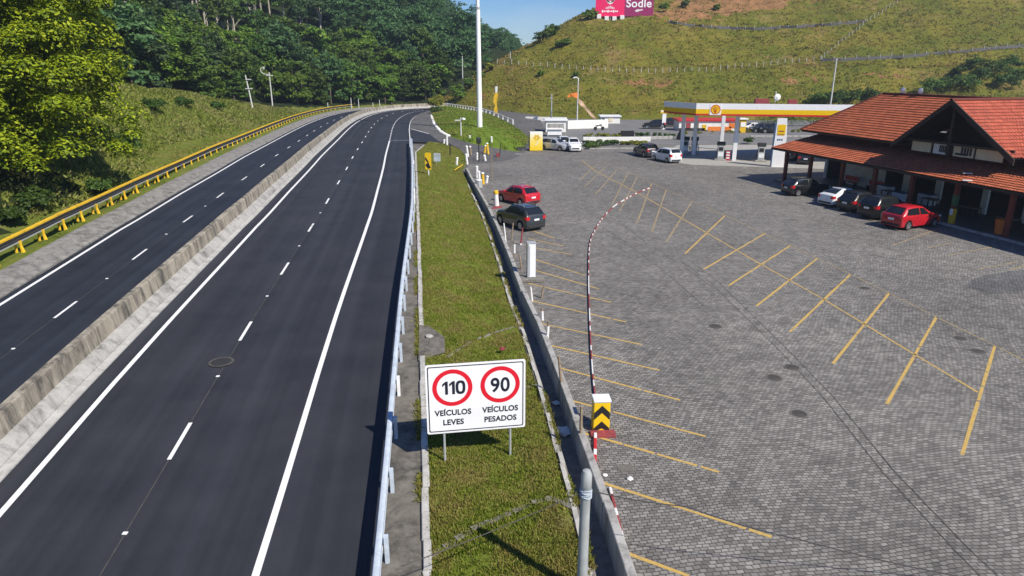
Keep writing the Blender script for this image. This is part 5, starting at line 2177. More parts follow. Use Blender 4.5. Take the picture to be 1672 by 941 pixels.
ss = thing("small_sign", "small tilted white sign board on the grass beside the curve sign", "road sign", (p[0], p[1], strip_z(p[0], p[1])), R(-8))
mb = MB()
mb.box((0, 0, .85), (.72, .03, .85), 0)
fb = mb.build("board", M['steel'], ss)
mb = MB()
for k in range(4): mb.box((-.24 + k * .16, -.018, 1.0 + .04 * (k % 2)), (.10, .008, .30))
mb.build("mark", M['steel_grey'], fb)
mb = MB()
mb.tube([(-.1, .03, -.2), (-.1, .03, 1.2)], .03, 6)
mb.build("post", M['steel_grey'], ss)
TB = [((730, 240), 1.9, "white", "tall white bollard at the corner where the slip road meets the grass"), ((724, 238), .9, "white", "short white bollard beside a taller one at the slip road"), ((764, 254), 1.3, "white", "white bollard at the tip of the grass strip"), ((769, 252), 1.1, "brown", "brown post next to the white bollard at the strip tip"),
      ((779, 262), 1.0, "white", "white post left of the dark post by the car park entrance"), ((745, 273), 1.2, "white", "white post with yellow junk at the north end of the low wall"), ((763, 268), 1.3, "white", "white pointed post in the row at the strip end"), ((793, 263), .8, "white", "little white post right of the dark post"), ((791, 248), .9, "yellow", "yellow post by the slip road mouth"), ((797, 250), 1.4, "yellow", "yellow hydrant like post beside the slip road mouth"),
      ((768, 233), 1.1, "white", "white bollard at the far kerb of the slip road, left one"), ((803, 237), 1.3, "white", "white bollard at the far kerb of the slip road, right one"), ((771, 230), .8, "white", "white stump at the island edge below the mast"), ((779, 290), 1.3, "white", "white post leaning among the bollards by the low wall"), ((783, 296), 1.1, "white", "white bent post in the middle of the junk by the low wall"), ((789, 300), 1.2, "yellow", "yellow bollard near the bend of the low wall"), ((794, 298), .7, "white", "small white bollard right of the yellow one"), ((783, 305), .8, "grey", "grey drum beside the low wall")]
for (px, py), h, c, lab in TB:
    zz = .5 if py < 262 else .05
    if px < 760 and py < 262: zz = .75
    p = at(px, py, zz)
    t = thing("bollard", lab, "bollard", (p[0], p[1], zz - .15))
    lx = random.uniform(-.15, .15)
    mb = MB()
    mb.tube([(0, 0, 0), (lx, 0, h * .85 + .1)], [.15, .12] if c != 'grey' else [.3, .3], 8)
    mb.build("shaft", M[{'white': 'bag_white', 'brown': 'wood', 'yellow': 'yellow', 'grey': 'steel_grey'}[c]], t)
    mb = MB()
    mb.lathe([(.16, 0), (.14, .08), (.04, .14)] if c != 'grey' else [(.32, 0), (.3, .05), (.1, .08)], (lx, 0, h * .85 + .08), 8)
    mb.build("cap", M['white_metal'], t)
p = at(782, 262, .2)
t = pole("dark lamp like post with a bulky black head at the car park entrance", p, 2.3, .09, (), mat='dark', name="entrance_post")
mb = MB()
mb.box((0, 0, 2.3), (.55, .35, .75), .3, .12)
mb.build("head_box", M['black'], t)
p = at(735, 250, .9)
t = pole("short black post in the grass near the slip road corner", p, 1.1, .08, (), mat='black', name="entrance_post")
p = at(803, 294, 0)
t = pole("thin dark height gauge post on the car park by the junk", p, 3.0, .05, (), mat='wood', name="thin_pole")
p = at(815, 258, 0)
t = pole("dark bent post with a red box at the car park entrance", p, 1.9, .07, (), mat='dark', name="entrance_post", lean=.25)
mb = MB()
mb.box((-.15, 0, .35), (.4, .35, .5), 0, .04)
mb.build("red_box", M['red_worn'], t)
# yellow rail scraps at the strip end
mb = MB()
a, b = at(742, 279, .3), at(768, 266, .4)
mb.tube([(a[0], a[1], .35), (b[0] * .5 + a[0] * .5, b[1] * .5 + a[1] * .5, .55)], .05, 6)
tag(mb.build("yellow_pipe", M['yellow']), "yellow pipe lying across the north tip of the grass strip", "pipe")
# white stones along the island
stone0 = None
kk = 0
for a, b, n in (((-16.9, 147), (-13.9, 125), 12), ((-13.8, 124), (-11.5, 111), 9), ((-11.4, 110), (-9.1, 101), 7)):
    for i in range(n):
        f = (i + .5) / n
        x, y = a[0] + (b[0] - a[0]) * f, a[1] + (b[1] - a[1]) * f
        if stone0 is None:
            bm = bmesh.new()
            bmesh.ops.create_icosphere(bm, subdivisions=2, radius=.30)
            for v in bm.verts:
                v.co *= random.uniform(.85, 1.12)
                v.co.z *= .75
            me = bpy.data.meshes.new("painted_stone")
            bm.to_mesh(me)
            bm.free()
            me.materials.append(M['bag_white'])
            o = stone0 = bpy.data.objects.new("painted_stone", me)
        else:
            o = stone0.copy()
        col.objects.link(o)
        o.location = (x, y, 1.12)
        o.rotation_euler = (0, 0, random.uniform(0, 6))
        s_ = random.uniform(.7, 1.1)
        o.scale = (s_, s_, s_)
        tag(o, "white painted stone edging the mast island along the slip apron", "stone", "white stones edging the island")
fn = thing("island_fence", "low white post and rail fence along the far edge of the mast island", "fence")
tops = []
for i in range(22):
    f = i / 21
    x, y = np.interp(f, [0, .35, .7, 1], [-17.2, -11.6, -6.0, .2]), np.interp(f, [0, .35, .7, 1], [182, 170, 156, 128])
    z = float(island_z(x, y)) + .1
    mb = MB()
    mb.box((x, y, z + .35), (.22, .22, .9))
    mb.build("post", M['bag_white'], fn)
    tops.append((x, y, z + .72))
mb = MB()
mb.tube(tops, .09, 4)
mb.build("rail", M['white_metal'], fn)

# ================================================================== RESTAURANT
RO = (26.3, 66.0)
RA = math.atan2(-.9716, .2366)
rest_b = thing("roadside_restaurant", "long roadside restaurant with terracotta tile roofs and an open dark veranda", "restaurant", (RO[0], RO[1], 0), RA)


def loc2w(t_, n_, z_=0.0):
    return (RO[0] + .2366 * t_ + .9716 * n_, RO[1] - .9716 * t_ + .2366 * n_, z_)


def tile_roof(name, A, u, v, B, a_lo, a_hi, mat, parent, per=.26, row=.36, na=4, thick=.10):
    """corrugated tile plane: A eave start, u along eave, v up the slope (unit), B slope length, a_lo/a_hi: (eave, top) limits along u"""
    A, u, v = Vector(A), Vector(u), Vector(v)
    n = u.cross(v)
    if n.z < 0: n = -n
    amax = max(a_hi) - min(a_lo)
    NA = int(amax / per * na)
    nb = int(B / row)
    V, UV = [], []
    bs = []
    for r_ in range(nb):
        bs += [(r_ * B / nb + .001, .045), ((r_ + .985) * B / nb, .0)]
    for b, lift in bs:
        f = b / B
        a0 = a_lo[0] + (a_lo[1] - a_lo[0]) * f
        a1 = a_hi[0] + (a_hi[1] - a_hi[0]) * f
        for i in range(NA + 1):
            a = a0 + (a1 - a0) * i / NA
            h = .045 * abs(math.sin(math.pi * a / per)) + lift
            p = A + u * a + v * b + n * h
            V.append(p)
            UV.append((a / per, b / (B / nb) + .001))
    w = NA + 1
    F = [(j * w + i, j * w + i + 1, (j + 1) * w + i + 1, (j + 1) * w + i) for j in range(len(bs) - 1) for i in range(NA)]
    mb = MB()
    mb.add(V, F)
    o = mb.build(name, mat, parent, smooth=True, angle=50, fix=False, uv=UV)
    # deck under the tiles
    mb = MB()
    q = [A + u * a_lo[0], A + u * a_hi[0], A + v * B + u * a_hi[1], A + v * B + u * a_lo[1]]
    mb.add([p - n * .02 for p in q] + [p - n * thick for p in q], [(0, 1, 2, 3), (7, 6, 5, 4), (0, 4, 5, 1), (1, 5, 6, 2), (2, 6, 7, 3), (3, 7, 4, 0)])
    mb.build("roof_deck", M['wood_dark'], o)
    return o


T1 = 33.0
# lower roof
e0, e1 = (-.95, 3.22), (4.05, 4.42)
L_ = math.hypot(e1[0] - e0[0], e1[1] - e0[1])
vv = (0, (e1[0] - e0[0]) / L_, (e1[1] - e0[1]) / L_)
tile_roof("veranda_roof", (0, e0[0], e0[1]), (1, 0, 0), vv, L_, (-1.3, -1.0), (T1, T1), M['tile'], rest_b)
# main roof front slope
m0, m1 = (2.0, 4.85), (8.0, 8.22)
L_ = math.hypot(m1[0] - m0[0], m1[1] - m0[1])
vm_ = (0, (m1[0] - m0[0]) / L_, (m1[1] - m0[1]) / L_)
tile_roof("main_roof", (0, m0[0], m0[1]), (1, 0, 0), vm_, L_, (-1.1, 2.0), (11.75, 16.4), M['tile'], rest_b)
tile_roof("main_roof", (0, m0[0], m0[1]), (1, 0, 0), vm_, L_, (21.75, 16.4), (T1, T1), M['tile_old'], rest_b)
# back slope and hip end
mb = MB()
mb.add([(2.0, 8.0, 8.22), (T1, 8.0, 8.22), (T1, 14, 4.85), (-1.1, 14, 4.85)], [(0, 1, 2, 3)])
mb.add([(-1.1, 2.0, 4.85), (2.0, 8.0, 8.22), (-1.1, 14, 4.85)], [(0, 1, 2)])
mb.build("rear_roof", M['tile_old'], rest_b, fix=False)
# cross gable
ga, gl, gr = 16.4, 11.6, 21.9
gz0, gz1 = 4.9, 8.30
for nm, tb, tt in (("gable_roof", gl, ga), ("gable_roof", gr, ga)):
    dx, dz = tt - tb, gz1 - gz0
    L_ = math.hypot(dx, dz)
    tile_roof(nm, (tb, 1.2, gz0), (0, 1, 0), (dx / L_, 0, dz / L_), L_, (0, 0), (1.0, 7.0), M['tile_old'] if tb > ga else M['tile'], rest_b)
mb = MB()
for tb in (gl, gr):
    dx, dz = ga - tb, gz1 - gz0
    L_ = math.hypot(dx, dz)
    ux, uz = dx / L_, dz / L_
    a = Vector((tb - ux * .25, 0, gz0 - uz * .25))
    b = Vector((ga, 0, gz1))
    P = []
    for yy in (1.10, 1.19):
        P += [(a.x, yy, a.z + .10), (b.x, yy, b.z + .12), (b.x, yy, b.z - .28), (a.x, yy, a.z - .30)]
    mb.add(P, [(0, 1, 2, 3), (7, 6, 5, 4), (0, 4, 5, 1), (1, 5, 6, 2), (2, 6, 7, 3), (3, 7, 4, 0)])
mb.build("barge_board", M['wood_dark'], rest_b)
mb = MB()
mb.tube([(1.9, 8.0, 8.27), (T1, 8.0, 8.27)], .13, 8)
mb.tube([(ga, 1.1, 8.36), (ga, 8.0, 8.36)], .13, 8)
mb.tube([(-1.15, 1.95, 4.9), (2.0, 8.0, 8.27)], .12, 8)
mb.build("ridge_cap", M['tile_old'], rest_b)
# eaves fascia boards and rafters
mb = MB()
mb.box(((T1 - 1.3) / 2, -.93, 3.13), (T1 + 1.3, .06, .16))
mb.box(((gl - 1.1) / 2, 2.04, 4.76), (gl + 1.1, .06, .14))
mb.build("fascia", M['wood_dark'], rest_b)
mb = MB()
for t_ in np.arange(-.9, T1, 1.05):
    mb.add([(t_, -.85, 3.06), (t_ + .09, -.85, 3.06), (t_ + .09, 4.0, 4.24), (t_, 4.0, 4.24), (t_, -.85, 3.16), (t_ + .09, -.85, 3.16), (t_ + .09, 4.0, 4.34), (t_, 4.0, 4.34)],
           [(3, 2, 1, 0), (4, 5, 6, 7), (0, 1, 5, 4), (1, 2, 6, 5), (2, 3, 7, 6), (3, 0, 4, 7)])
mb.build("rafters", M['wood_dark'], rest_b)
# gable infill: recessed timber truss, panels and centre post
mb = MB()
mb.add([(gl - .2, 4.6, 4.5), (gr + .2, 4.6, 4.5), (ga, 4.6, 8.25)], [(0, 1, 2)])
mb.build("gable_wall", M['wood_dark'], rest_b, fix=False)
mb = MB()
mb.box((ga, 1.65, 6.3), (.20, .20, 3.7))
mb.box(((gl + gr) / 2, 1.62, 5.28), (gr - gl - .6, .14, .16))
mb.build("gable_frame", M['wood_dark'], rest_b)
for t0, t1, mt in ((12.75, 14.55, 'cream'), (14.8, 16.2, 'white_wall'), (16.6, 18.3, 'cream'), (18.5, 20.6, 'cream')):
    mb = MB()
    mb.box(((t0 + t1) / 2, 1.95, 4.83), (t1 - t0, .08, .78))
    pn = mb.build("gable_panel", M[mt], rest_b)
    if mt == 'white_wall':
        mb = MB()
        for k in range(5): mb.box((t0 + .62 + k * .16, 1.90, 4.84), (.11, .02, .50))
        for k in range(2): mb.box((t0 + .95, 1.895, 4.70 + k * .26), (.7, .02, .05))
        mb.build("dark_marks", M['dark'], pn)
    if t0 == 16.6:
        mb = MB()
        for k in range(4): mb.box((t0 + .75 + k * .24, 1.90, 4.86), (.17, .02, .55))
        mb.box((t0 + .7, 1.895, 4.62), (.95, .02, .14))
        mb.build("dark_marks", M['dark'], pn)
# walls
mb = MB()
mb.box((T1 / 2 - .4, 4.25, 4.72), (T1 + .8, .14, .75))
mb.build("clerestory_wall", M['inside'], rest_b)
for t0 in (.6, 2.0, 4.6, 6.6, 8.3):
    mb = MB()
    mb.box((t0 + .5, 4.15, 4.72), (1.0, .07, .22))
    mb.build("clerestory_vent", M['white_wall'], rest_b)
SEG = [(-.8, -.5), (2.2, 5.6), (6.4, 7.1), (9.3, 10.2), (12.7, 13.3), (17.0, 17.5), (20.4, 21.2), (24.4, T1)]
for a, b in SEG:
    mb = MB()
    mb.box(((a + b) / 2, 5.0, 1.95), (b - a, .18, 3.7))
    mb.build("wall", M['white_wall'], rest_b)
mb = MB()
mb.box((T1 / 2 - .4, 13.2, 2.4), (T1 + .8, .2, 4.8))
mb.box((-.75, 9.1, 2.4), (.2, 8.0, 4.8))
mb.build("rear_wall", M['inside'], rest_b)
mb = MB()
mb.box((T1 / 2 - .4, 5.0, 3.95), (T1 + .8, .24, .45))
mb.build("lintel", M['wood_dark'], rest_b)
mb = MB()
mb.box((T1 / 2 - .7, 6.5, .06), (T1 + 1.2, 13.6, .14), 0, .01)
mb.build("floor_slab", M['floor_tile'], rest_b)
mb = MB()
mb.box((T1 / 2 + 5, -.42, .07), (T1 - 10, .22, .16), 0, .02)
mb.build("veranda_kerb", M['conc_light'], rest_b)
for i, t_ in enumerate((0.0, 3.6, 7.8, 11.6, 15.4, 19.4, 23.6, 27.8)):
    mb = MB()
    mb.box((t_, 0, 1.70), (.28, .28, 3.3), 0, .03)
    ps = mb.build("veranda_post", M['wood_red'], rest_b)
    if i == 5:
        mb = MB()
        mb.box((t_, 0, .62), (.31, .31, 1.1), 0, .03)
        tag(mb.build("yellow_band", M['yellow'], ps), "yellow painted foot of the post")
        mb = MB()
        mb.box((t_, 0, 1.75), (.31, .31, .75), 0, .03)
        mb.build("green_band", M['green_paint'], ps)
        mb = MB()
        mb.box((t_, -.17, .95), (.24, .02, .42))
        mb.build("notice", M['white_metal'], ps)
mb = MB()
mb.add([(21.0, -1.0, 3.31), (21.5, -1.0, 3.31), (19.9, .2, 3.60), (19.6, .2, 3.60)], [(0, 1, 2, 3)])
for k in range(2):
    t_ = 20.3 - k * 1.2
mb = MB()
for t_, n_ in ((20.75, -.80), (19.6, .35)):
    z_ = 3.22 + (n_ + .95) / 5.0 * 1.2 + .12
    mb.box((t_, n_, z_), (.55, .38, .03), .9)
mb.build("roof_patch", M['bag_white'], rest_b)
# things under the veranda
def table_set(t_, n_, label, dark=True):
    t = thing("dining_table", label, "table", loc2w(t_, n_, .13), RA)
    mb = MB()
    mb.box((0, 0, .74), (1.3, .8, .05), 0, .01)
    mb.build("tabletop", M['wood'], t)
    for dx in (-.55, .55):
        for dy in (-.32, .32):
            mb = MB()
            mb.box((dx, dy, .36), (.06, .06, .72))
            mb.build("leg", M['wood_dark'], t)


for i, (t_, n_) in enumerate(((10.8, 2.4), (14.6, 2.8), (18.0, 3.0), (21.8, 2.2))):
    table_set(t_, n_, ["dim wooden table under the veranda behind the red car", "dim wooden table below the left part of the gable", "dim wooden table right of the yellow footed post", "dim wooden table beside the orange bin"][i])
for i, (t_, n_, c) in enumerate(((4.2, 3.9, 'red'), (7.2, 4.0, 'red'))):
    t = thing("bench", ["red bench against the white veranda wall behind the black hatchback", "red bench in the shade behind the white saloon"][i], "bench", loc2w(t_, n_, .13), RA)
    mb = MB()
    mb.box((0, 0, .44), (1.8, .42, .06), 0, .02)
    mb.build("seat", M[c], t)
    mb = MB()
    mb.box((0, .22, .75), (1.8, .05, .4), 0, .02)
    mb.build("backrest", M[c], t)
    for dx in (-.75, .75):
        mb = MB()
        mb.box((dx, 0, .2), (.07, .36, .42))
        mb.build("leg", M['dark'], t)
for i, (t_, n_) in enumerate(((9.0, 3.6), (13.2, 3.8), (12.2, 2.2))):
    t = thing("ice_freezer", ["white chest freezer in the shade behind the black estate", "white chest freezer under the left gable", "white stacked crates like freezer beside the dark post"][i], "freezer", loc2w(t_, n_, .13), RA)
    mb = MB()
    mb.box((0, 0, .42), (1.3, .65, .84), 0, .04)
    mb.build("case", M['white_metal'], t)
    mb = MB()
    mb.box((0, 0, .87), (1.32, .67, .06), 0, .02)
    mb.build("lid", M['blue_box'], t)
t = thing("litter_bin", "orange bin with an open top beside the right veranda post", "bin", loc2w(22.7, .5, .13), RA)
mb = MB()
mb.lathe([(.26, 0), (.34, .9), (.36, .95), (.30, .95), (.24, .1)], n=14)
mb.build("bin_body", M['orange'], t)
t = thing("wall_mural", "white wall board painted with a yellow plant shape at the far right of the veranda", "board", loc2w(26.3, 4.86, 1.0), RA)
mb = MB()
mb.box((0, 0, .6), (2.2, .06, 1.7))
bd = mb.build("board_face", M['sign_white'], t)
mb = MB()
for dx, dz, r_ in ((-.3, .55, .22), (-.05, .8, .2), (.2, .6, .2), (-.15, .3, .18), (.4, .9, .14), (-.4, .95, .12)):
    mb.add([(dx + r_ * math.cos(a), -.035, dz + r_ * 1.2 * math.sin(a)) for a in np.linspace(0, 6.28, 12)[:-1]], [tuple(range(11))])
mb.build("yellow_shape", M['yellow'], bd, fix=False)
t = thing("roof_antenna", "two small white dishes standing on the ridge of the main roof", "antenna", loc2w(4.2, 8.0, 8.25), RA)
for dx in (0, 2.0):
    mb = MB()
    mb.tube([(dx, 0, 0), (dx, 0, .35)], .03, 5)
    mb.lathe([(.05, 0), (.28, .12), (.30, .14)], (dx, -.1, .35), 12, 'y')
    mb.build("dish", M['white_metal'], t)

# ================================================================== FUEL STATION
FL, FR_, BR, BL = (21.3, 81.5), (46.5, 76.3), (47, 92), (18.7, 86.6)
ZB, ZT = 5.32, 6.68
cnp = thing("fuel_canopy", "white fuel station canopy with yellow and red fascia stripes and a shell emblem", "canopy", (0, 0, 0))
mb = MB()
poly = [FL, FR_, BR, BL]
mb.add([(x, y, ZB + .34) for x, y in poly] + [(x, y, ZB + .14) for x, y in poly], [(0, 1, 2, 3), (7, 6, 5, 4), (0, 4, 5, 1), (1, 5, 6, 2), (2, 6, 7, 3), (3, 7, 4, 0)])
mb.build("canopy_roof", M['steel_grey'], cnp)
M['fascia_white'] = m_plain("fascia_white", (.86, .86, .87), .4, 0, .03)
M['fascia_yellow'] = m_plain("fascia_yellow", (.83, .53, .0), .4, 0, .03)
M['fascia_red'] = m_plain("fascia_red", (.58, .02, .02), .4, 0, .05)


def fascia(a, b, nm, off=.06):
    a, b = Vector((a[0], a[1], 0)), Vector((b[0], b[1], 0))
    d = (b - a).normalized()
    n = Vector((d.y, -d.x, 0))
    for z0, z1, mt in ((ZB, ZB + .20, 'fascia_red'), (ZB + .20, ZB + .72, 'fascia_yellow'), (ZB + .72, ZT, 'fascia_white')):
        P = []
        for z in (z0, z1):
            for q in (a, b):
                P.append(q + n * off + Vector((0, 0, z)))
            for q in (b, a):
                P.append(q - n * .02 + Vector((0, 0, z)))
        mb = MB()
        mb.add(P, [(3, 2, 1, 0), (4, 5, 6, 7), (0, 1, 5, 4), (1, 2, 6, 5), (2, 3, 7, 6), (3, 0, 4, 7)])
        mb.build("fascia_stripe", M[mt], cnp)
    return a, d, n


a, d, n = fascia(FL, FR_, "front")
fascia(BL, FL, "side")
fascia(FR_, BR, "side")
# emblem on the front fascia
ec = a + d * 2.15 + n * .075
mb = MB()
mb.box((0, 0, 0), (1.25, .03, ZT - ZB - .14))
em = mb.build("emblem_plate", M['fascia_white'], cnp)
em.location = (ec.x, ec.y, (ZB + ZT) / 2 - .0)
em.rotation_euler = (0, 0, math.atan2(d.y, d.x))
def scallop(mb, r, y, n_=28, notch=True):
    P = [(0, y, -r * .1)]
    for k in range(n_ + 1):
        t_ = R(-52) + R(284) * k / n_
        rr = r * (1 + .05 * math.cos(t_ * 9))
        P.append((rr * math.cos(t_), y, rr * math.sin(t_)))
    P += [(-r * .35, y, -r * .95), (r * .35, y, -r * .95)]
    m_ = len(P) - 1
    mb.add(P, [(0, k, k + 1) for k in range(1, m_)] + [(0, m_, 1)])
mb = MB(); scallop(mb, .55, -.022); mb.build("emblem_red", M['fascia_red'], em, fix=False)
mb = MB(); scallop(mb, .46, -.028); mb.build("emblem_yellow", M['fascia_yellow'], em, fix=False)
mb = MB()
for k in range(5):
    t_ = R(35 + 27.5 * k)
    mb.tube([(.05 * math.cos(t_), -.034, -.35), (.38 * math.cos(t_), -.034, .38 * math.sin(t_))], .018, 4)
mb.build("emblem_ribs", M['fascia_red'], em, fix=False)
for (x, y) in ((26.5, 82.4), (23.1, 88.0), (28.4, 100.2 - 6), (21.4, 87.4), (40.0, 79.6)):
    mb = MB()
    mb.box((x, y, 2.74), (.46, .46, 5.48), -.2, .02)
    mb.build("column", M['white_metal'], cnp)
mb = MB()
mb.box((30, 85, ZT - .1), (1.6, 1.2, .9), -.2, .04)
mb.build("roof_unit", M['red_worn'], cnp)
mb = MB()
mb.box((33.5, 84.5, ZT - .1), (1.0, .7, .8), -.2, .04)
mb.build("roof_unit", M['red_worn'], cnp)
mb = MB()
mb.tube([(32.0, 86, ZT - .1), (32.0, 86, ZT + 1.2)], .04, 5)
mb.lathe([(.05, 0), (.38, .12), (.4, .15)], (32.2, 85.8, ZT + .5), 12, 'y')
mb.build("roof_dish", M['white_metal'], cnp)

poly_sheet("forecourt", [(20.6, 78.6), (45, 72.5), (60, 80), (52, 100), (24, 100), (17.5, 86), (17.2, 83.8)], M['conc_pad'], .012)


def pump(x, y, rz, label):
    t = thing("fuel_pump", label, "fuel pump", (x, y, .012), rz)
    mb = MB()
    mb.box((0, 0, .08), (1.3, .9, .16), 0, .03)
    mb.build("island_base", M['conc_light'], t)
    mb = MB()
    mb.box((0, 0, .95), (.75, .5, 1.6), 0, .06)
    bd = mb.build("cabinet", M['steel_grey'], t)
    mb = MB()
    mb.box((0, 0, 1.95), (.95, .55, .45), 0, .08)
    mb.build("top_box", M['dark'], t)
    mb = MB()
    mb.box((0, -.262, 1.35), (.5, .03, .4), 0, .01)
    mb.build("display", M['black'], t)
    mb = MB()
    mb.box((0, -.262, .7), (.6, .03, .5), 0, .01)
    mb.build("panel", M['white_metal'], t)
    for s_ in (-1, 1):
        mb = MB()
        mb.tube([(s_ * .42, -.1, 1.3), (s_ * .55, -.15, .7), (s_ * .5, -.15, .35), (s_ * .44, -.12, .9)], .03, 6)
        mb.build("hose", M['black'], t)


pump(25.0, 82.9, -.2, "grey fuel pump with a dark head at the left of the front white column")
pump(23.4, 88.9, -.2, "pair like grey fuel pump behind the shaded canopy column")
pump(22.3, 89.2, -.2, "grey fuel pump nearest the parked white minivan")
pump(29.4, 81.6, -.2, "dark fuel pump just left of the tall white price totem")
t = thing("oil_display", "red display rack of bottles between a pump and the white column", "rack", (25.8, 82.6, .012), -.2)
mb = MB()
mb.box((0, 0, .55), (.5, .4, 1.1), 0, .02)
mb.build("rack_frame", M['red'], t)
mb = MB()
for k in range(3): mb.box((0, -.21, .3 + k * .32), (.4, .05, .18), 0, .02)
mb.build("shelf_goods", M['white_metal'], t)
# tall price totem
p = (29.6, 77.0)
tt = thing("price_totem", "tall white price totem with a yellow emblem beside the veranda corner", "totem sign", (p[0], p[1], 0), -.15)
mb = MB()
zt_ = 5.3
mb.prism([(-.62, 0), (.75, 0), (.72, zt_ * .62), (.55, zt_), (-.45, zt_)], [((0, -.14, 0), (1, 0, 0), (0, 0, 1)), ((0, .14, 0), (1, 0, 0), (0, 0, 1))])
mb.build("totem_body", M['sign_white'], tt)
mb = MB()
mb.box((-.60, 0, 2.4), (.10, .31, 4.8))
mb.build("edge_strip", M['blue_box'], tt)
mb = MB()
mb.prism(rrect(.42, .58, .12), [((.08, -.165, 4.05), (1, 0, 0), (0, 0, 1)), ((.08, -.13, 4.05), (1, 0, 0), (0, 0, 1))])
ye = mb.build("emblem_panel", M['fascia_yellow'], tt)
mb = MB()
mb.box((.08, -.17, 3.92), (.55, .02, .12), 0, .02)
mb.box((.08, -.17, 3.60), (.70, .02, .06))
mb.build("emblem_mark", M['red_worn'], ye)
mb = MB()
for k in range(3): mb.box((-.2 + .22 * k, -.145, 3.0), (.15, .02, .2))
mb.build("price_marks", M['blue_box'], tt)
# yellow box totem
p = at(875, 247)
yt = thing("yellow_totem", "yellow and white illuminated style box totem with a flower mark at the car park edge", "totem sign", (p[0], p[1] + .4, 0), R(6))
YF = NT("totem_fade")
gr_ = YF.n("SeparateXYZ", Vector=YF.obj()).outputs[2]
YF.base(YF.ramp(YF.math('DIVIDE', gr_, 2.6), [(.15, (.80, .55, .02)), (.55, (.82, .66, .16)), (.92, (.84, .82, .74))]))
YF.rough(.4)
mb = MB()
mb.box((0, 0, 1.28), (1.72, .75, 2.45), 0, .03)
yb = mb.build("totem_box", YF.m, yt)
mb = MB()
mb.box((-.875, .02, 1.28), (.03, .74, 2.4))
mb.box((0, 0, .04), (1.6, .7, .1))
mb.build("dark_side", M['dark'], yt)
mb = MB()
ring_mb(mb, .05, 1.75, .10, .34, -.385, 16)
for k in range(6):
    t_ = R(60 * k)
    mb.add([(.05 + .34 * math.cos(t_) + .12 * math.cos(a), -.387, 1.75 + .30 * math.sin(t_) + .12 * math.sin(a)) for a in np.linspace(0, 6.28, 9)[:-1]], [tuple(range(8))])
mb.build("flower_mark", M['yellow'], yb, fix=False)
mb = MB()
mb.tube([(.22, -.385, 1.40), (.12, -.385, 1.0), (-.12, -.385, .75)], .05, 5)
mb.build("stroke_mark", M['sign_white'], yb, fix=False)
p = at(862, 247)
t = thing("low_boat_shell", "low dark upturned tray beside the yellow totem", "tray", (p[0] - 1.0, p[1] + .6, 0))
mb = MB()
mb.lathe([(1.0, 0), (.85, .25), (.4, .42), (0, .45)], n=14)
mb.build("tray_shell", M['dark'], t)

# planted islands and low walls behind the car park
def low_wall(label, a, b, h, w, mat='white_wall', name="low_wall", z=0):
    a, b = Vector((a[0], a[1], 0)), Vector((b[0], b[1], 0))
    d = b - a
    mb = MB()
    mb.box((0, 0, h / 2 + z), (d.length, w, h), 0, min(.03, h * .2))
    o = mb.build(name, M[mat])
    o.location = (a + b) / 2
    o.rotation_euler = (0, 0, math.atan2(d.y, d.x))
    return tag(o, label, "wall")


def hedge(label, a, b, h, w, mat='leaf_shrub', n=40, leaf=.12):
    a, b = np.array(a[:2]), np.array(b[:2])
    L = np.linalg.norm(b - a)
    C = [tuple(((a + b) / 2 * 0) + np.array([(random.random() - .5) * L, (random.random() - .5) * w])) + (random.uniform(.2, .8) * h,) for _ in range(n)]
    t = thing("hedge", label, "hedge", ((a[0] + b[0]) / 2, (a[1] + b[1]) / 2, 0), math.atan2(b[1] - a[1], b[0] - a[0]))
    o = bpy.data.objects.new("leaf_mass", crown_mesh("leaf_mass", C, [h * random.uniform(.35, .55) for _ in range(n)], 60, leaf, M[mat]))
    col.objects.link(o)
    o.parent = t
    return t


low_wall("white low wall behind the hedge near the white crossover", at(952, 231), at(1062, 231), .65, .35)
hedge("clipped green hedge in front of the white low wall by the white crossover", at(955, 239), at(1008, 237), .8, 1.0, 'leaf_shrub', 46)
hedge("yellow green ground hedge left of the parked plum crossover", at(1012, 237), at(1056, 237), .6, .9, 'leaf_lime', 40)
low_wall("kerb of the planted island along the edge of the car park", at(948, 244), at(1062, 243), .16, .3, 'conc_light', "island_kerb")
hedge("flowering strip on the middle island before the grey back road", at(950, 224), at(1012, 224), .6, 1.2, 'leaf_lime', 34)
hedge("dark hedge of the middle island right of the black panel", at(1036, 223), at(1100, 223), .6, 1.0, 'leaf_shrub', 34)
low_wall("black panel sign set in the middle island", at(1013, 224), at(1035, 224), 1.0, .2, 'black', "panel_sign")
low_wall("long pale retaining wall of the middle island", at(985, 229), at(1098, 227), .45, .4, 'conc_light')
hedge("small dark bush row next to the white crossover", at(957, 244), at(975, 243), 1.0, .8, 'leaf_forest', 20)
low_wall("white boundary wall at the foot of the hill, left of the banner lamp post", at(858, 198), at(925, 199), .9, .3)
low_wall("red topped white wall at the foot of the hill right of the banner lamp post", at(926, 211), at(992, 209), 1.5, .4)
hedge("low grassy strip hedge behind the fuel canopy", at(1100, 219), at(1380, 214), .5, 1.6, 'leaf_lime', 70)
hedge("dark green hedge far right under the hill, behind the totem", at(1230, 207), at(1380, 205), 2.4, 1.6, 'leaf_shrub', 70)
low_wall("pale kerb along the back road behind the canopy", at(1225, 224), at(1330, 224), .25, .35, 'conc_light', "road_kerb")


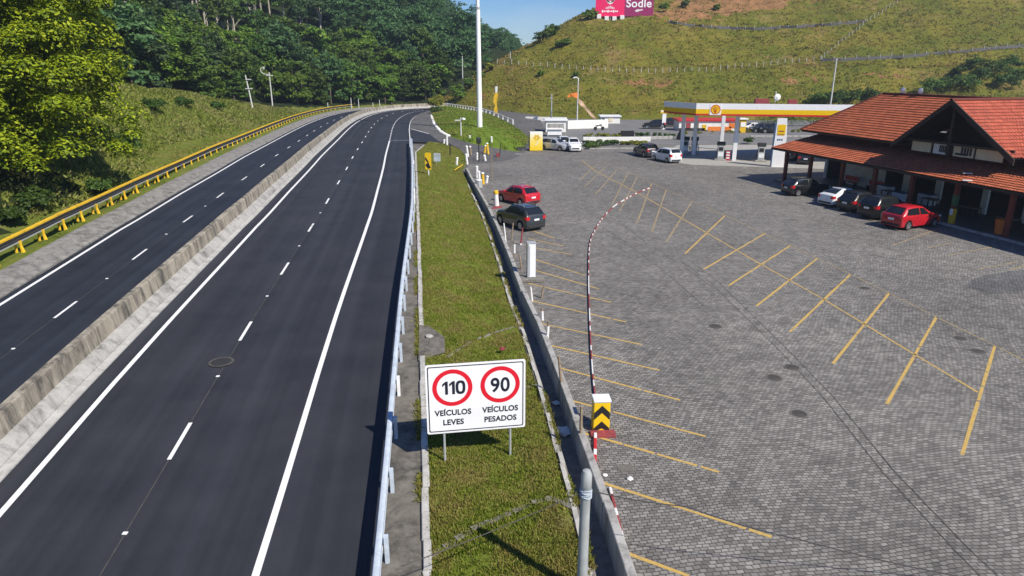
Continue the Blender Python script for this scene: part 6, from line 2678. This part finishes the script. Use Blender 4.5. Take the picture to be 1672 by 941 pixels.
def hut(name, label, cat, px0, px1, pyb, h, dep, roof, wall_m, roof_m, bands=()):
    a, b = at(px0, pyb), at(px1, pyb)
    w = abs(b[0] - a[0])
    t = thing(name, label, cat, ((a[0] + b[0]) / 2, a[1] + dep / 2, 0))
    mb = MB()
    mb.box((0, 0, h / 2), (w, dep, h), 0, .02)
    mb.build("wall", M[wall_m], t)
    mb = MB()
    mb.box((0, 0, h + roof / 2), (w + .5, dep + .5, roof), 0, .04)
    mb.build("roof", M[roof_m], t)
    for x0, x1, z0, z1, mt, nm in bands:
        mb = MB()
        mb.box((w * ((x0 + x1) / 2 - .5), -dep / 2 - .03, h * (z0 + z1) / 2), (w * (x1 - x0), .07, h * (z1 - z0)), 0, .01)
        mb.build(nm, M[mt], t)
    return t


hut("white_kiosk", "white flat roofed kiosk behind the silver van", "kiosk", 891, 924, 216, 1.9, 3, .3, 'white_wall', 'white_metal', ((.1, .9, .3, .75, 'conc_light', "shutter"),))
hut("white_shed", "long white low shed at the foot of the hill left of the fuel canopy", "shed", 981, 1012, 202, 1.3, 3, .25, 'white_wall', 'white_metal', ((.05, .2, .1, .8, 'dark', "door"), (.4, .6, .3, .8, 'cream', "window")))
hut("white_trailer", "low white trailer parked in front of the white kiosk", "trailer", 894, 917, 223, 1.1, 1.8, .1, 'white_metal', 'white_wall', ((.05, .95, .05, .2, 'dark', "skirt"),))
hut("roadside_shop", "white shop with a red roof and orange counters seen beneath the fuel canopy", "shop", 1108, 1203, 214, 1.65, 4, .35, 'white_wall', 'red',
    ((.0, .45, .0, .3, 'dark', "counter"), (.5, .9, .02, .45, 'orange', "awning"), (.40, .47, .05, .65, 'yellow', "sign_panel"), (.12, .20, .2, .85, 'red_worn', "poster"), (.28, .34, .1, .8, 'wood', "door"), (.86, 1.0, .3, .8, 'orange', "poster")))
hut("yellow_kiosk", "small yellow and white kiosk right of the red roofed shop", "kiosk", 1207, 1217, 217, 2.2, 1.6, .2, 'yellow', 'white_metal', ((.1, .9, .45, .8, 'white_wall', "counter"),))
# signboard pole left of the canopy
p = at(1083, 211)
t = thing("pylon_sign", "white and yellow pylon sign left of the fuel canopy", "sign", (p[0], p[1], 0))
mb = MB()
mb.box((0, 0, 1.4), (.7, .4, 2.9), 0, .03)
mb.build("shaft", M['white_metal'], t)
mb = MB()
mb.box((0, -.02, 3.05), (1.5, .5, .55), 0, .05)
mb.build("sign_box", M['fascia_yellow'], t)
mb = MB()
mb.box((-.1, -.29, 3.15), (1.2, .03, .2))
mb.build("white_band", M['white_metal'], t)
# distant vehicles
for kind, paint, lab, px, py, hd, ct in (('suv', P_BLACK, "dark vehicle parked left of the pylon sign on the back road", 1069, 211, 170, "car"), ('van', P_DKBLUE, "dark bluish van parked right of the pylon sign on the back road", 1094, 207, 175, "minivan"),
                                         ('van', P_BLACK, "black van in front of the far hedge, left of a second black one", 1246, 217, 180, "minivan"), ('suv', P_BLACK, "black car in front of the far hedge just left of the price totem", 1262, 218, 175, "car"), ('sedan', P_WHITE, "white topped car by the far hedge left of the black van", 1229, 215, 185, "car"),
                                         ('suv', P_BLACK, "dark pickup like car under the canopy edge beside the price totem", 1296, 262, 60, "car"), ('hatch', P_BLACK, "black car under the veranda end behind the corner posts", 1318, 268, 70, "car")):
    p = at(px, py)
    car(kind, paint, lab, (p[0], p[1] + .9, 0), R(hd), cat=ct)
t = thing("motorbike", "dark motorbike standing on the grey back road left of the shop", "motorbike", at(978, 213))
mb = MB()
for dx in (-.65, .65): mb.lathe([(.18, -.05), (.32, -.05), (.33, .05), (.18, .05)], (dx, 0, .33), 14, 'y')
mb.build("wheels", M['rubber'], t)
mb = MB()
mb.tube([(-.65, 0, .33), (-.3, 0, .75), (.35, 0, .85), (.65, 0, .33)], .07, 6)
mb.box((-.25, 0, .82), (.8, .25, .14), 0, .05)
mb.box((.25, 0, .9), (.4, .28, .25), 0, .08)
mb.build("frame", M['black'], t)
mb = MB()
mb.tube([(.45, -.35, 1.1), (.5, 0, 1.05), (.45, .35, 1.1)], .025, 5)
mb.build("handlebar", M['steel_grey'], t)
t = thing("rubber_bumper", "black rounded bumper post on the forecourt behind the shaded canopy column", "bumper", at(1112, 228))
mb = MB()
mb.lathe([(.75, 0), (.72, .4), (.5, 1.0), (.15, 1.5)], n=10)
mb.build("bumper_body", M['black'], t)
t = shrub("lone_shrub", "single small green shrub on the grey back road behind the canopy", at(1221, 235), .8, 1.1, M['leaf_shrub'], 14, 50, .12)

# ================================================================== AIR
mb = MB()
mb.box((0, 205, 55), (900, 560, 116))
hz_o = mb.build("haze", [], None)
hm = bpy.data.materials.new("haze_air")
hm.use_nodes = True
hm.node_tree.nodes.clear()
vo = hm.node_tree.nodes.new("ShaderNodeOutputMaterial")
pv = hm.node_tree.nodes.new("ShaderNodeVolumePrincipled")
pv.inputs["Color"].default_value = (.72, .86, 1.0, 1)
pv.inputs["Density"].default_value = 0.00036
pv.inputs["Anisotropy"].default_value = 0.3
hm.node_tree.links.new(pv.outputs[0], vo.inputs["Volume"])
hz_o.data.materials.append(hm)
hz_o["kind"] = 'stuff'
